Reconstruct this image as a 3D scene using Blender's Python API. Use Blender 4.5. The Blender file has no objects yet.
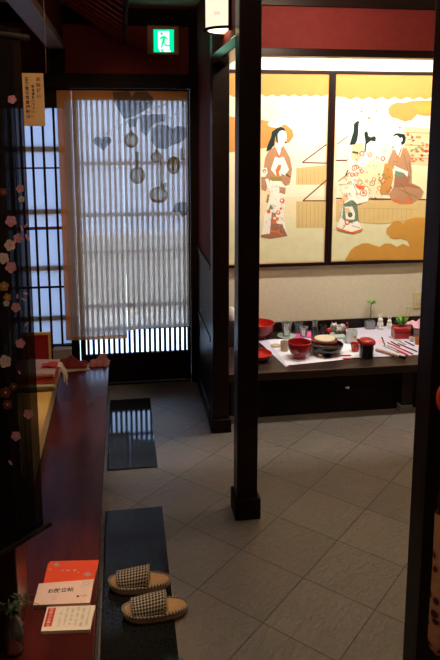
import bpy, bmesh, math, random
from mathutils import Vector, Matrix
random.seed(7)
PI = math.pi
S = bpy.context.scene
COL = S.collection

# ---------------------------------------------------------------- camera (measured from the floor tiles)
CAM_H = 1.751; PITCH = math.radians(9.304); YAW = math.radians(-8.5); FPX = 654.3; CY = 239.2
_c, _s, _cy, _sy = math.cos(PITCH), math.sin(PITCH), math.cos(YAW), math.sin(YAW)
def ray(x, y):
    a = (x-220)/FPX; b = -(y-CY)/FPX
    X, Y, Z = a, _c+b*_s, -_s+b*_c
    return Vector((X*_cy-Y*_sy, X*_sy+Y*_cy, Z))
def at(x, y, X=None, Y=None, Z=None):
    """point of the room behind a pixel of the photograph, on the plane X=, Y= or Z="""
    r = ray(x, y)
    t = X/r.x if X is not None else (Y/r.y if Y is not None else (Z-CAM_H)/r.z)
    return Vector((r.x*t, r.y*t, CAM_H+r.z*t))
cam = bpy.data.cameras.new('camera'); co = bpy.data.objects.new('camera', cam); COL.objects.link(co)
co.location = (0, 0, CAM_H); co.rotation_euler = (PI/2-PITCH, 0, YAW)
cam.sensor_width = 36; cam.lens = FPX/660*36; cam.shift_y = -(330-CY)/660; cam.clip_start = .02
S.camera = co
S.view_settings.view_transform = 'Standard'; S.view_settings.look = 'None'
S.view_settings.gamma = 1; S.view_settings.use_curve_mapping = False; S.view_settings.exposure = 0

# ---------------------------------------------------------------- materials
def newmat(name):
    m = bpy.data.materials.new(name); m.use_nodes = True
    return m, m.node_tree.nodes, m.node_tree.links
def pbr(name, col, rough=.5, spec=.5, metal=0, noise=None, bump=0, coat=0, sheen=0, emit=None, es=0):
    """noise = (scale, second colour, detail, stretch xyz)"""
    m, N, L = newmat(name); b = N['Principled BSDF']
    b.inputs['Base Color'].default_value = (*col, 1); b.inputs['Roughness'].default_value = rough
    b.inputs['Specular IOR Level'].default_value = spec; b.inputs['Metallic'].default_value = metal
    b.inputs['Coat Weight'].default_value = coat; b.inputs['Coat Roughness'].default_value = .12
    b.inputs['Sheen Weight'].default_value = sheen
    if emit: b.inputs['Emission Color'].default_value = (*emit, 1); b.inputs['Emission Strength'].default_value = es
    if noise:
        sc, c2, det, st = noise
        tc = N.new('ShaderNodeTexCoord'); mp = N.new('ShaderNodeMapping'); mp.inputs['Scale'].default_value = st
        nz = N.new('ShaderNodeTexNoise'); nz.inputs['Scale'].default_value = sc; nz.inputs['Detail'].default_value = det
        L.new(tc.outputs['Object'], mp.inputs[0]); L.new(mp.outputs[0], nz.inputs['Vector'])
        rp = N.new('ShaderNodeValToRGB'); rp.color_ramp.elements[0].position = .32; rp.color_ramp.elements[1].position = .68
        rp.color_ramp.elements[0].color = (*col, 1); rp.color_ramp.elements[1].color = (*c2, 1)
        L.new(nz.outputs['Fac'], rp.inputs[0]); L.new(rp.outputs[0], b.inputs['Base Color'])
        if bump:
            bp = N.new('ShaderNodeBump'); bp.inputs['Strength'].default_value = bump; bp.inputs['Distance'].default_value = .004
            L.new(nz.outputs['Fac'], bp.inputs['Height']); L.new(bp.outputs[0], b.inputs['Normal'])
    return m
def glassy(name, tint=(1, 1, 1), refl=.12, rough=.03, film=.10):
    m, N, L = newmat(name); N.remove(N['Principled BSDF'])
    t = N.new('ShaderNodeBsdfTransparent'); t.inputs[0].default_value = (*tint, 1)
    g = N.new('ShaderNodeBsdfGlossy'); g.inputs['Roughness'].default_value = rough; g.inputs[0].default_value = (1, 1, 1, 1)
    lw = N.new('ShaderNodeLayerWeight'); lw.inputs[0].default_value = refl+.2
    mx = N.new('ShaderNodeMixShader'); L.new(lw.outputs['Fresnel'], mx.inputs[0])
    L.new(t.outputs[0], mx.inputs[1]); L.new(g.outputs[0], mx.inputs[2])
    df = N.new('ShaderNodeBsdfDiffuse'); df.inputs[0].default_value = (.8, .84, .85, 1); m2 = N.new('ShaderNodeMixShader'); m2.inputs[0].default_value = film
    L.new(mx.outputs[0], m2.inputs[1]); L.new(df.outputs[0], m2.inputs[2]); L.new(m2.outputs[0], N['Material Output'].inputs[0])
    return m
def cloth(name, col, see=.3, translucent=.5, threads=None, col2=None):
    """woven cloth: part diffuse, part translucent, part open between the threads"""
    m, N, L = newmat(name); N.remove(N['Principled BSDF'])
    d = N.new('ShaderNodeBsdfDiffuse'); r = N.new('ShaderNodeBsdfTranslucent'); t = N.new('ShaderNodeBsdfTransparent')
    d.inputs[0].default_value = r.inputs[0].default_value = (*col, 1)
    a = N.new('ShaderNodeMixShader'); a.inputs[0].default_value = translucent
    L.new(d.outputs[0], a.inputs[1]); L.new(r.outputs[0], a.inputs[2])
    b = N.new('ShaderNodeMixShader'); b.inputs[0].default_value = see
    L.new(a.outputs[0], b.inputs[1]); L.new(t.outputs[0], b.inputs[2]); L.new(b.outputs[0], N['Material Output'].inputs[0])
    if threads:
        tc = N.new('ShaderNodeTexCoord'); mp = N.new('ShaderNodeMapping'); mp.inputs['Scale'].default_value = threads
        nz = N.new('ShaderNodeTexNoise'); nz.inputs['Scale'].default_value = 1; nz.inputs['Detail'].default_value = 3
        L.new(tc.outputs['Object'], mp.inputs[0]); L.new(mp.outputs[0], nz.inputs['Vector'])
        mr = N.new('ShaderNodeMapRange'); mr.inputs[1].default_value = .3; mr.inputs[2].default_value = .7
        mr.inputs[3].default_value = see*.85; mr.inputs[4].default_value = min(1, see*1.15)
        L.new(nz.outputs['Fac'], mr.inputs[0]); L.new(mr.outputs[0], b.inputs[0])
        if col2:
            rp = N.new('ShaderNodeValToRGB'); rp.color_ramp.elements[0].color = (*col, 1); rp.color_ramp.elements[1].color = (*col2, 1)
            rp.color_ramp.elements[0].position = .35; rp.color_ramp.elements[1].position = .65
            L.new(nz.outputs['Fac'], rp.inputs[0]); L.new(rp.outputs[0], d.inputs[0]); L.new(rp.outputs[0], r.inputs[0])
    return m
def glow(name, col, st):
    m, N, L = newmat(name); N.remove(N['Principled BSDF'])
    e = N.new('ShaderNodeEmission'); e.inputs[0].default_value = (*col, 1); e.inputs[1].default_value = st
    L.new(e.outputs[0], N['Material Output'].inputs[0]); return m
def lin(r, g, b):   # sRGB 0-255 -> linear
    f = lambda v: v/12.92 if v <= .04045 else ((v+.055)/1.055)**2.4
    return (f(r/255), f(g/255), f(b/255))

M = {}
M['wood'] = pbr('dark_lacquered_wood', (.0075, .0026, .0022), .36, .22, noise=(6, (.012, .004, .0033), 4, (1, 1, .12)), bump=.05)
M['woodx'] = pbr('dark_lacquered_beam_wood', (.008, .0028, .0024), .35, .22, noise=(6, (.017, .0058, .0046), 4, (.12, .12, 1)), bump=.05)
M['blackwood'] = pbr('near_black_wood', (.004, .0024, .002), .6, .1, noise=(8, (.010, .0055, .005), 3, (1, 1, .1)))
M['wains'] = pbr('dark_panel_wood', (.008, .006, .006), .42, .22, noise=(7, (.016, .011, .010), 4, (1, 1, .1)), bump=.06)
M['redwall'] = pbr('dark_red_plaster', (.17, .018, .017), .75, .3, noise=(30, (.20, .022, .020), 5, (1, 1, 1)), bump=.1)
M['plaster'] = pbr('cream_plaster', (.63, .58, .43), .85, .2, noise=(40, (.69, .63, .47), 6, (1, 1, 1)), bump=.12)
M['ceil'] = pbr('grey_plaster_ceiling', (.60, .59, .55), .9, .2, noise=(20, (.64, .63, .58), 4, (1, 1, 1)))
M['dim'] = pbr('dark_brown_plaster', (.05, .035, .03), .9, .2, noise=(20, (.06, .04, .035), 4, (1, 1, 1)))
M['ledge'] = pbr('dark_red_lacquered_planks', (.044, .008, .006), .24, .13, noise=(7, (.082, .014, .010), 5, (2.2, .35, 1)), bump=.08)
M['bench'] = pbr('brown_lacquered_board', (.022, .012, .009), .28, .4, noise=(6, (.034, .019, .015), 4, (.15, 2, 1)), bump=.04)
M['granite'] = pbr('polished_black_granite', (.006, .0065, .0065), .07, .17, noise=(160, (.012, .013, .013), 2, (1, 1, 1)))
M['lightwood'] = pbr('honey_wood', (.72, .42, .12), .5, .4, noise=(9, (.80, .50, .17), 4, (3, .25, 1)))
M['palewood'] = pbr('pale_wood', (.58, .42, .20), .5, .4)
M['beam'] = pbr('grey_brown_beam_wood', (.34, .23, .16), .5, .4, noise=(8, (.40, .28, .20), 4, (2, .2, 1)))
M['rafter'] = pbr('dark_red_rafter', (.42, .06, .045), .45, .4)
M['redpost'] = pbr('red_lacquered_post', (.09, .017, .013), .35, .5)
M['redlac'] = pbr('red_lacquer', (.32, .012, .012), .22, .5, coat=.1)
M['brightred'] = pbr('bright_red_lacquer', (.50, .022, .014), .22, .5, coat=.3)
M['darkred'] = pbr('dark_red_lacquer', (.17, .010, .009), .25, .4, coat=.1)
M['blacklac'] = pbr('black_lacquer', (.008, .007, .007), .18, .5, coat=.3)
M['white'] = pbr('white_glaze', (.72, .72, .70), .25, .5)
M['cream'] = pbr('cream_glaze', (.66, .58, .42), .35, .5)
M['celadon'] = pbr('mint_glaze', (.42, .56, .50), .3, .5)
M['bluewhite'] = pbr('pale_blue_glaze', (.58, .66, .66), .3, .5)
M['tan'] = pbr('tan_ceramic', (.50, .40, .26), .5, .4)
M['paper'] = pbr('white_paper', (.82, .84, .95), .7, .2)
M['bluepaper'] = pbr('bluish_paper', (.56, .58, .72), .7, .2)
M['lavpaper'] = pbr('lavender_paper', (.56, .54, .68), .7, .2)
M['pink'] = pbr('pink_cloth', (.75, .12, .38), .8, .2)
M['palepink'] = pbr('pale_pink_cloth', (.72, .36, .44), .85, .2, noise=(60, (.78, .48, .54), 3, (1, 1, 1)))
M['glass'] = glassy('clear_glass', (.97, .98, .98), .22)
M['vaseglass'] = glassy('vase_glass', (.92, .95, .96), .2, .03, .035)
M['pane'] = glassy('window_glass', (.97, .98, .98), .1, .03, .01)
M['tinted'] = glassy('smoky_glass', (.55, .60, .62))
M['leaf'] = pbr('fresh_leaf', (.16, .40, .05), .5, .4)
M['sprig'] = pbr('dark_sprig', (.03, .06, .02), .6, .3)
M['stalk'] = pbr('woody_stalk', (.12, .08, .04), .7, .3)
M['ystalk'] = pbr('yellow_stalk', (.55, .42, .12), .7, .3)
M['brown'] = pbr('brown_roll', (.30, .17, .10), .7, .3, noise=(60, (.45, .30, .20), 3, (1, 1, 1)))
M['ink'] = pbr('black_ink', (.02, .018, .018), .7, .2)
M['redink'] = pbr('red_ink', (.62, .05, .03), .7, .2)
M['greyink'] = pbr('grey_ink', (.30, .27, .27), .7, .2)
M['silver'] = pbr('silver_print', (.40, .34, .26), .45, .5)
M['gold'] = pbr('gold_print', (.50, .36, .14), .4, .5)
M['stone'] = pbr('grey_stone', (.13, .125, .12), .7, .3, noise=(30, (.17, .16, .15), 4, (1, 1, 1)))
M['metal'] = pbr('dull_metal', (.35, .35, .36), .35, .5, metal=1)
M['plastic'] = pbr('cream_plastic', (.62, .52, .30), .4, .4)

def tile_material():
    m, N, L = newmat('diagonal_slate_tiles'); b = N['Principled BSDF']
    o = at(197.5, 589.1, Z=0)
    tc = N.new('ShaderNodeTexCoord'); mp = N.new('ShaderNodeMapping'); mp.vector_type = 'TEXTURE'
    mp.inputs['Location'].default_value = (o.x, o.y, 0); mp.inputs['Rotation'].default_value = (0, 0, math.radians(45.2))
    L.new(tc.outputs['Object'], mp.inputs[0])
    br = N.new('ShaderNodeTexBrick'); br.offset = 0; br.squash = 1
    br.inputs['Scale'].default_value = 1; br.inputs['Brick Width'].default_value = .3; br.inputs['Row Height'].default_value = .3
    br.inputs['Mortar Size'].default_value = .0022; br.inputs['Mortar Smooth'].default_value = .3
    br.inputs['Color1'].default_value = (.140, .113, .092, 1); br.inputs['Color2'].default_value = (.176, .144, .118, 1)
    br.inputs['Mortar'].default_value = (.040, .034, .030, 1)
    L.new(mp.outputs[0], br.inputs['Vector'])
    n2 = N.new('ShaderNodeTexNoise'); n2.inputs['Scale'].default_value = 5; n2.inputs['Detail'].default_value = 6
    L.new(mp.outputs[0], n2.inputs['Vector'])
    mx = N.new('ShaderNodeMix'); mx.data_type = 'RGBA'; mx.blend_type = 'MULTIPLY'; mx.inputs[0].default_value = .35
    L.new(br.outputs['Color'], mx.inputs[6]); L.new(n2.outputs['Color'], mx.inputs[7])
    hs = N.new('ShaderNodeHueSaturation'); hs.inputs['Saturation'].default_value = .75; hs.inputs['Value'].default_value = 1.2
    L.new(mx.outputs[2], hs.inputs['Color']); L.new(hs.outputs[0], b.inputs['Base Color'])
    # the hammered ripple of the slate and the sunk joints
    wv = N.new('ShaderNodeTexNoise'); wv.inputs['Scale'].default_value = 22; wv.inputs['Detail'].default_value = 4; wv.inputs['Distortion'].default_value = 1.2
    m2 = N.new('ShaderNodeMapping'); m2.inputs['Scale'].default_value = (.7, 2.6, 1); m2.inputs['Rotation'].default_value = (0, 0, .9)
    L.new(mp.outputs[0], m2.inputs[0]); L.new(m2.outputs[0], wv.inputs['Vector'])
    ad = N.new('ShaderNodeMath'); ad.operation = 'MULTIPLY_ADD'; ad.inputs[1].default_value = -1.4
    L.new(br.outputs['Fac'], ad.inputs[0]); L.new(wv.outputs['Fac'], ad.inputs[2])
    bp = N.new('ShaderNodeBump'); bp.inputs['Strength'].default_value = 1; bp.inputs['Distance'].default_value = .006
    L.new(ad.outputs[0], bp.inputs['Height']); L.new(bp.outputs[0], b.inputs['Normal'])
    b.inputs['Roughness'].default_value = .42; b.inputs['Specular IOR Level'].default_value = .45
    return m
M['tiles'] = tile_material()
def check_material():
    m, N, L = newmat('navy_and_cream_houndstooth'); b = N['Principled BSDF']
    uv = N.new('ShaderNodeUVMap'); ck = N.new('ShaderNodeTexChecker'); ck.inputs['Scale'].default_value = 1
    ck.inputs['Color1'].default_value = (.005, .006, .012, 1); ck.inputs['Color2'].default_value = (.40, .34, .26, 1)
    mp = N.new('ShaderNodeMapping'); mp.inputs['Rotation'].default_value = (0, 0, .785)
    L.new(uv.outputs[0], mp.inputs[0]); L.new(mp.outputs[0], ck.inputs['Vector'])
    L.new(ck.outputs[0], b.inputs['Base Color']); b.inputs['Roughness'].default_value = .85
    return m
M['check'] = check_material()
M['straw'] = pbr('woven_straw', (.40, .23, .10), .8, .2, noise=(90, (.52, .32, .15), 3, (1, 3, 1)), bump=.4)
M['sole'] = pbr('tan_sole', (.50, .33, .24), .75, .2)

# ---------------------------------------------------------------- mesh building
class MB:
    def __init__(self): self.v = []; self.f = []; self.m = []; self.uv = {}
    def add(self, vs, fs, mi=0, mat=None):
        n = len(self.v)
        for p in vs:
            p = Vector(p); self.v.append(mat @ p if mat else p)
        for f in fs: self.f.append([n+i for i in f]); self.m.append(mi)
        return self
    def box(self, c, s, mi=0, rz=0, mat=None):
        x, y, z = s[0]/2, s[1]/2, s[2]/2
        vs = [(a*x, b*y, d*z) for a in (-1, 1) for b in (-1, 1) for d in (-1, 1)]
        T = Matrix.Translation(c) @ Matrix.Rotation(rz, 4, 'Z')
        if mat: T = T @ mat
        return self.add(vs, [(0, 1, 3, 2), (4, 6, 7, 5), (0, 4, 5, 1), (2, 3, 7, 6), (0, 2, 6, 4), (1, 5, 7, 3)], mi, T)
    def bb(self, x0, x1, y0, y1, z0, z1, mi=0):
        return self.box(((x0+x1)/2, (y0+y1)/2, (z0+z1)/2), (abs(x1-x0), abs(y1-y0), abs(z1-z0)), mi)
    def bar(self, a, b, w, h, mi=0):
        a, b = Vector(a), Vector(b); d = b-a
        q = d.to_track_quat('X', 'Z').to_matrix().to_4x4()
        return self.box((a+b)/2, (d.length, w, h), mi, 0, q)
    def lathe(self, prof, c=(0, 0, 0), seg=28, mi=0, sx=1, sy=1, cap=True):
        n = len(self.v); k = len(prof)
        for i in range(seg):
            a = 2*PI*i/seg
            for r, z in prof: self.v.append(Vector((c[0]+sx*r*math.cos(a), c[1]+sy*r*math.sin(a), c[2]+z)))
        for i in range(seg):
            j = (i+1) % seg
            for q in range(k-1):
                self.f.append([n+i*k+q, n+j*k+q, n+j*k+q+1, n+i*k+q+1]); self.m.append(mi)
        if cap and prof[0][0] > 1e-6: self.f.append([n+i*k for i in range(seg)][::-1]); self.m.append(mi)
        if cap and prof[-1][0] > 1e-6: self.f.append([n+i*k+k-1 for i in range(seg)]); self.m.append(mi)
        return self
    def tube(self, pts, r, seg=8, mi=0):
        pts = [Vector(p) for p in pts]; n = len(self.v); K = len(pts)
        R = r if isinstance(r, (list, tuple)) else [r]*K
        for i, p in enumerate(pts):
            d = (pts[min(i+1, K-1)]-pts[max(i-1, 0)]).normalized()
            u = d.cross(Vector((0, 0, 1)) if abs(d.z) < .9 else Vector((1, 0, 0))).normalized(); w = d.cross(u)
            for k in range(seg):
                a = 2*PI*k/seg; self.v.append(p+R[i]*(math.cos(a)*u+math.sin(a)*w))
        for i in range(K-1):
            for k in range(seg):
                l = (k+1) % seg
                self.f.append([n+i*seg+k, n+i*seg+l, n+(i+1)*seg+l, n+(i+1)*seg+k]); self.m.append(mi)
        self.f.append([n+k for k in range(seg)][::-1]); self.f.append([n+(K-1)*seg+k for k in range(seg)]); self.m += [mi, mi]
        return self
    def prism(self, poly, off, mi=0):
        """a 3-D polygon with thickness vector off"""
        k = len(poly); off = Vector(off)
        vs = [Vector(p) for p in poly]+[Vector(p)+off for p in poly]
        fs = [tuple(range(k))[::-1], tuple(range(k, 2*k))]+[(i, (i+1) % k, k+(i+1) % k, k+i) for i in range(k)]
        return self.add(vs, fs, mi)
    def grid(self, fn, nu, nv, mi=0, uvs=None):
        n = len(self.v)
        for i in range(nu+1):
            for j in range(nv+1):
                self.v.append(Vector(fn(i/nu, j/nv)))
                if uvs: self.uv[len(self.v)-1] = uvs(i/nu, j/nv)
        for i in range(nu):
            for j in range(nv):
                a = n+i*(nv+1)+j
                self.f.append([a, a+nv+1, a+nv+2, a+1]); self.m.append(mi)
        return self
    def ell(self, c, r, mi=0, seg=14, rings=9, mat=None):
        n = len(self.v); T = Matrix.Translation(c) @ (mat or Matrix())
        for i in range(rings+1):
            t = PI*i/rings
            for k in range(seg):
                a = 2*PI*k/seg
                self.v.append(T @ Vector((r[0]*math.sin(t)*math.cos(a), r[1]*math.sin(t)*math.sin(a), r[2]*math.cos(t))))
        for i in range(rings):
            for k in range(seg):
                l = (k+1) % seg
                self.f.append([n+i*seg+k, n+(i+1)*seg+k, n+(i+1)*seg+l, n+i*seg+l]); self.m.append(mi)
        return self
    def build(self, name, mats, parent=None, smooth=False, bevel=0, loc=None, rz=0, recalc=True):
        me = bpy.data.meshes.new(name)
        if not isinstance(mats, (list, tuple)): mats = [mats]
        for m in mats: me.materials.append(M[m] if isinstance(m, str) else m)
        me.from_pydata([tuple(p) for p in self.v], [], self.f)
        for p, mi in zip(me.polygons, self.m): p.material_index = mi; p.use_smooth = smooth
        if self.uv:
            ul = me.uv_layers.new(name='UVMap')
            for lp in me.loops: ul.data[lp.index].uv = self.uv.get(lp.vertex_index, (0, 0))
        if recalc:
            bm = bmesh.new(); bm.from_mesh(me)
            bmesh.ops.remove_doubles(bm, verts=bm.verts, dist=1e-6)
            bmesh.ops.recalc_face_normals(bm, faces=bm.faces); bm.to_mesh(me); bm.free()
        o = bpy.data.objects.new(name, me); COL.objects.link(o)
        if parent: o.parent = parent
        if loc is not None: o.location = loc
        o.rotation_euler.z = rz
        if bevel:
            b = o.modifiers.new('soft_edges', 'BEVEL'); b.width = bevel; b.segments = 2; b.limit_method = 'ANGLE'; b.angle_limit = .6
        if smooth:
            try: me.set_sharp_from_angle(angle=math.radians(48))
            except Exception: pass
        return o
def tag(o, label, cat, group=None, kind=None):
    o['label'] = label; o['category'] = cat
    if group: o['group'] = group
    if kind: o['kind'] = kind
    return o
def thing(name, label, cat, loc=(0, 0, 0), rz=0, group=None, kind=None):
    o = bpy.data.objects.new(name, None); COL.objects.link(o); o.location = loc; o.rotation_euler.z = rz
    o.empty_display_size = .05
    return tag(o, label, cat, group, kind)
def struct(o, label, cat): return tag(o, label, cat, None, 'structure')
def copy_tree(o, parent=None):
    c = o.copy(); COL.objects.link(c)
    if parent: c.parent = parent
    for ch in list(o.children): copy_tree(ch, c)
    return c
def text_mesh(txt, size, align='CENTER', space=1.0, line=1.0, bold=0):
    cu = bpy.data.curves.new('t', 'FONT'); cu.body = txt; cu.size = size; cu.align_x = align; cu.align_y = 'CENTER'
    cu.offset = bold*size; cu.space_character = space; cu.space_line = line; cu.resolution_u = 3
    ob = bpy.data.objects.new('t', cu); COL.objects.link(ob)
    dg = bpy.context.evaluated_depsgraph_get(); dg.update()
    me = bpy.data.meshes.new_from_object(ob.evaluated_get(dg))
    vs = [v.co.copy() for v in me.vertices]; fs = [list(p.vertices) for p in me.polygons]
    bpy.data.objects.remove(ob); bpy.data.curves.remove(cu); bpy.data.meshes.remove(me)
    return vs, fs
def put_text(mb, txt, size, T, mi=0, **k):
    vs, fs = text_mesh(txt, size, **k); mb.add(vs, fs, mi, T)

# ================================================================= THE ROOM
CEIL = 2.56; DOORY = 4.45; WALLY = 4.5
struct(MB().bb(-1.9, 2.6, -1.2, 4.5, -.1, 0).build('floor', 'tiles'), 'grey brown slate tile floor laid diagonally', 'floor')
struct(MB().bb(-1.9, 2.6, -1.2, 4.6, CEIL, CEIL+.1).build('ceiling', 'ceil'), 'grey plaster ceiling over the entrance', 'ceiling')
struct(MB().bb(-2.0, -1.9, -1.2, 4.6, 0, CEIL).build('wall_left', 'dim'), 'dim wall beyond the tatami side', 'wall')
struct(MB().bb(2.6, 2.7, -1.2, 4.6, 0, CEIL).build('wall_right', 'plaster'), 'plaster wall at the end of the display alcove', 'wall')
struct(MB().bb(-1.9, 2.6, -1.3, -1.2, 0, CEIL).build('wall_front', 'dim'), 'dim wall opposite the lattice door', 'wall')
wb = MB()
wb.bb(-1.9, .6, 4.47, 4.6, 2.12, CEIL); wb.bb(-1.9, -.86, 4.47, 4.6, 0, 2.12)
struct(wb.build('wall_back', 'redwall'), 'dark red plaster wall above the lattice door', 'wall')
struct(MB().bb(.6, 2.6, 4.5, 4.6, 0, CEIL).build('wall_alcove', 'plaster'), 'cream plaster wall behind the two paintings', 'wall')
struct(MB().bb(.62, 2.6, 4.485, 4.5, .316, .385).build('baseboard_alcove', 'wood', bevel=.002), 'dark wooden baseboard along the alcove wall above the bench', 'baseboard')
# top trim and lintel over the door
struct(MB().bb(-1.9, .49, 4.43, 4.47, 2.435, 2.54).build('trim_1', 'blackwood', bevel=.003), 'near black rail under the ceiling above the exit sign', 'trim')
struct(MB().bb(-1.9, .49, 4.37, 4.5, 2.03, 2.122).build('trim_2', 'blackwood', bevel=.003), 'dark lintel running over door and window', 'trim')
struct(MB().bb(.458, .506, 4.40, 4.5, 0, 2.54).build('trim_3', 'blackwood', bevel=.003), 'dark corner post right of the lattice door', 'trim')
struct(MB().bb(-.37, -.318, 4.43, 4.5, 0, 2.03).build('trim_4', 'blackwood', bevel=.002), 'dark post between the lattice door and the shoji window', 'trim')

# ---- lattice sliding door
d = thing('door_1', 'dark wooden lattice sliding door behind the beige hanging cloth', 'door', (.065, DOORY, 0), 0, None, 'structure')
ox = .065
MB().bb(-.31-ox, -.275-ox, -.018, .018, .015, 2.025).build('stile', 'blackwood', d, bevel=.002)
MB().bb(.432-ox, .455-ox, -.018, .018, .015, 2.025).build('stile', 'blackwood', d, bevel=.002)
MB().bb(-.275-ox, .432-ox, -.016, .016, 1.955, 2.025).build('top_rail', 'blackwood', d, bevel=.002)
MB().bb(-.275-ox, .432-ox, -.014, .014, .015, .222).build('bottom_panel', 'blackwood', d, bevel=.002)
for z, h in ((.400, .016), (.565, .022), (.945, .014), (1.20, .024), (1.545, .022)):
    MB().bb(-.275-ox, .432-ox, -.008, .012, z-h/2, z+h/2).build('cross_rail', 'blackwood', d)
ns = 20
for k in range(ns):
    x = -.275+(k+.5)*(.707/ns)
    MB().bb(x-.0088-ox, x+.0088-ox, -.015, .004, .222, 1.955).build('slat', 'blackwood', d)
MB().bb(-.275-ox, .432-ox, .0135, .0165, .222, 1.955).build('glass_pane', 'pane', d)
struct(MB().bb(-.318, .455, 4.42, 4.49, 0, .012).build('trim_5', 'blackwood'), 'low dark threshold under the lattice door', 'trim')

# ---- lattice shoji window left of the door
M['shoji'] = cloth('shoji_paper', (.56, .60, .66), .01, .55)
M['rust'] = pbr('red_brown_wood', (.10, .03, .02), .5, .4)
M['blondbar'] = pbr('blond_wood', (.45, .28, .14), .6, .3)
w = thing('window_1', 'lattice window with white shoji paper left of the door', 'window', (-.61, DOORY, .2), 0, None, 'structure')
wx, wz = -.61, .2
MB().bb(-.86-wx, -.37-wx, -.02, .03, 0, .305-wz).bb(-.86-wx, -.37-wx, -.02, .03, 1.905-wz, 2.03-wz).bb(-.86-wx, -.84-wx, -.02, .03, .305-wz, 1.905-wz).build('window_frame', 'blackwood', w, bevel=.002)
for k in range(6):
    x = -.432-.071*k
    MB().bb(x-.007-wx, x+.007-wx, -.012, .004, .305-wz, 1.905-wz).build('slat', 'blackwood', w)
for z, h, m in ((1.517, .010, 'blackwood'), (1.117, .019, 'rust'), (.713, .012, 'blackwood')):
    MB().bb(-.84-wx, -.37-wx, -.008, .008, z-h/2-wz, z+h/2-wz).build('cross_bar', m, w)
MB().bb(-.84-wx, -.37-wx, .020, .021, .305-wz, 1.905-wz).build('shoji_paper', 'shoji', w)
for z in (1.64, 1.225, .84, .49):
    MB().bb(-.84-wx, -.37-wx, .024, .042, z-.018-wz, z+.018-wz).build('muntin', 'blondbar', w)
struct(MB().bb(-.86, -.37, 4.43, 4.6, 0, .2).build('wall_sill', 'blackwood'), 'dark boarding under the shoji window', 'wall')

# ---- partition right of the door, small post, header beam
struct(MB().bb(.506, .585, 3.702, 4.5, 0, CEIL).build('wall_partition', ['redwall']), 'dark red partition wall right of the door', 'wall')
wn = MB().bb(.497, .506, 3.702, 4.40, .09, .97).bb(.491, .506, 3.702, 4.40, .955, .985).bb(.491, .506, 3.702, 4.40, .52, .55)
wn.bb(.488, .506, 3.702, 4.40, 0, .09)
struct(wn.build('trim_6', 'wains', bevel=.002), 'dark wooden wainscot panel on the red partition', 'trim')
def pillar(label, x0, x1, y0, y1, z0, z1, base=None, mat='wood', name='pillar'):
    t = thing(name, label, 'pillar', ((x0+x1)/2, (y0+y1)/2, z0)); sx, sy = x1-x0, y1-y0
    MB().bb(-sx/2, sx/2, -sy/2, sy/2, 0, z1-z0).build('shaft', mat, t, bevel=.004)
    if base: MB().bb(-sx/2-.012, sx/2+.012, -sy/2-.020, sy/2+.012, 0, base).build('base_block', 'blackwood', t, bevel=.003)
    return t
pillar('dark lacquered square post in the middle standing free on the tiles', .485, .579, 2.715, 2.813, 0, CEIL, .10)
pillar('dark post at the wainscot corner under the paper wall lamp', .496, .591, 3.60, 3.70, 0, CEIL, .08)
pillar('wide near black post beside the hanging floral bag', .824, .935, 1.60, 1.69, 0, CEIL, None)
M['beamgloss'] = pbr('glossy_beam_wood', (.008, .0028, .0024), .2, .9)
hb = MB().bb(.486, .578, 2.815, 3.598, 2.105, 2.155)
tag(hb.build('header_beam', 'beamgloss', bevel=.003), 'short lacquered beam between the two posts below the wall lamp', 'beam')
struct(MB().bb(.497, .567, 2.815, 3.598, 2.156, CEIL).build('wall_upper', 'redwall'), 'small red wall carrying the paper wall lamp', 'wall')

# ---- header wall over the bench alcove
struct(MB().bb(.596, 2.6, 3.645, 3.70, 2.207, 2.43).build('wall_header', 'redwall'), 'red header wall over the display bench', 'wall')
struct(MB().bb(.596, 2.6, 3.625, 3.72, 2.165, 2.207).build('trim_7', 'woodx', bevel=.003), 'dark beam along the foot of the red header wall', 'trim')
struct(MB().bb(.596, 2.6, 3.625, 3.72, 2.43, CEIL).build('trim_8', 'woodx', bevel=.003), 'dark beam along the top of the red header wall', 'trim')

# ---- raised wooden ledge on the left
lg = thing('ledge', 'raised dark red wooden step ledge along the left side', 'step', (-.6, 1.7, 0), 0, None, 'structure')
LX = .6
for i, (a, b) in enumerate(((-1.29, -.76), (-.757, -.43), (-.427, -.118))):
    MB().bb(a+LX, b+LX, -2.7, 2.67, .165, .2).build('plank', 'ledge', lg, bevel=.003)
MB().bb(-1.29+LX, -.165+LX, -2.7, 2.66, 0, .165).build('riser', 'blackwood', lg)

# ---- granite slabs
for (y0, y1, lab) in ((3.235, 4.15, 'polished black granite slab in the floor next to the lattice door'),
                      (1.90, 2.856, 'polished black granite slab carrying the two slippers')):
    tag(MB().bb(-.112, .150, y0, y1, .0004, .006).build('granite_slab', 'granite', bevel=.001), lab, 'stone slab')

# ---- beam, hanging strut and lower post on the left
tag(MB().bb(-.445, -.345, 1.9, 4.42, 2.27, 2.315).build('ceiling_beam', 'beam', bevel=.004), 'grey brown beam running toward the door over the left ledge', 'beam')
tag(MB().bb(-.43, -.345, 4.36, 4.43, 2.123, 2.269).build('strut', 'blackwood', bevel=.003), 'short dark strut between lintel and grey brown beam', 'strut')
struct(MB().bb(-.43, -.352, 1.9, 4.42, 2.3155, CEIL).build('wall_beam', 'redwall'), 'red infill above the grey brown beam', 'wall')
tag(MB().bb(-.46, -.345, 1.87, 2.05, .2, 2.268).build('corner_post', 'redpost', bevel=.005), 'dark red post standing on the ledge behind the black blossom curtain', 'post')

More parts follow.
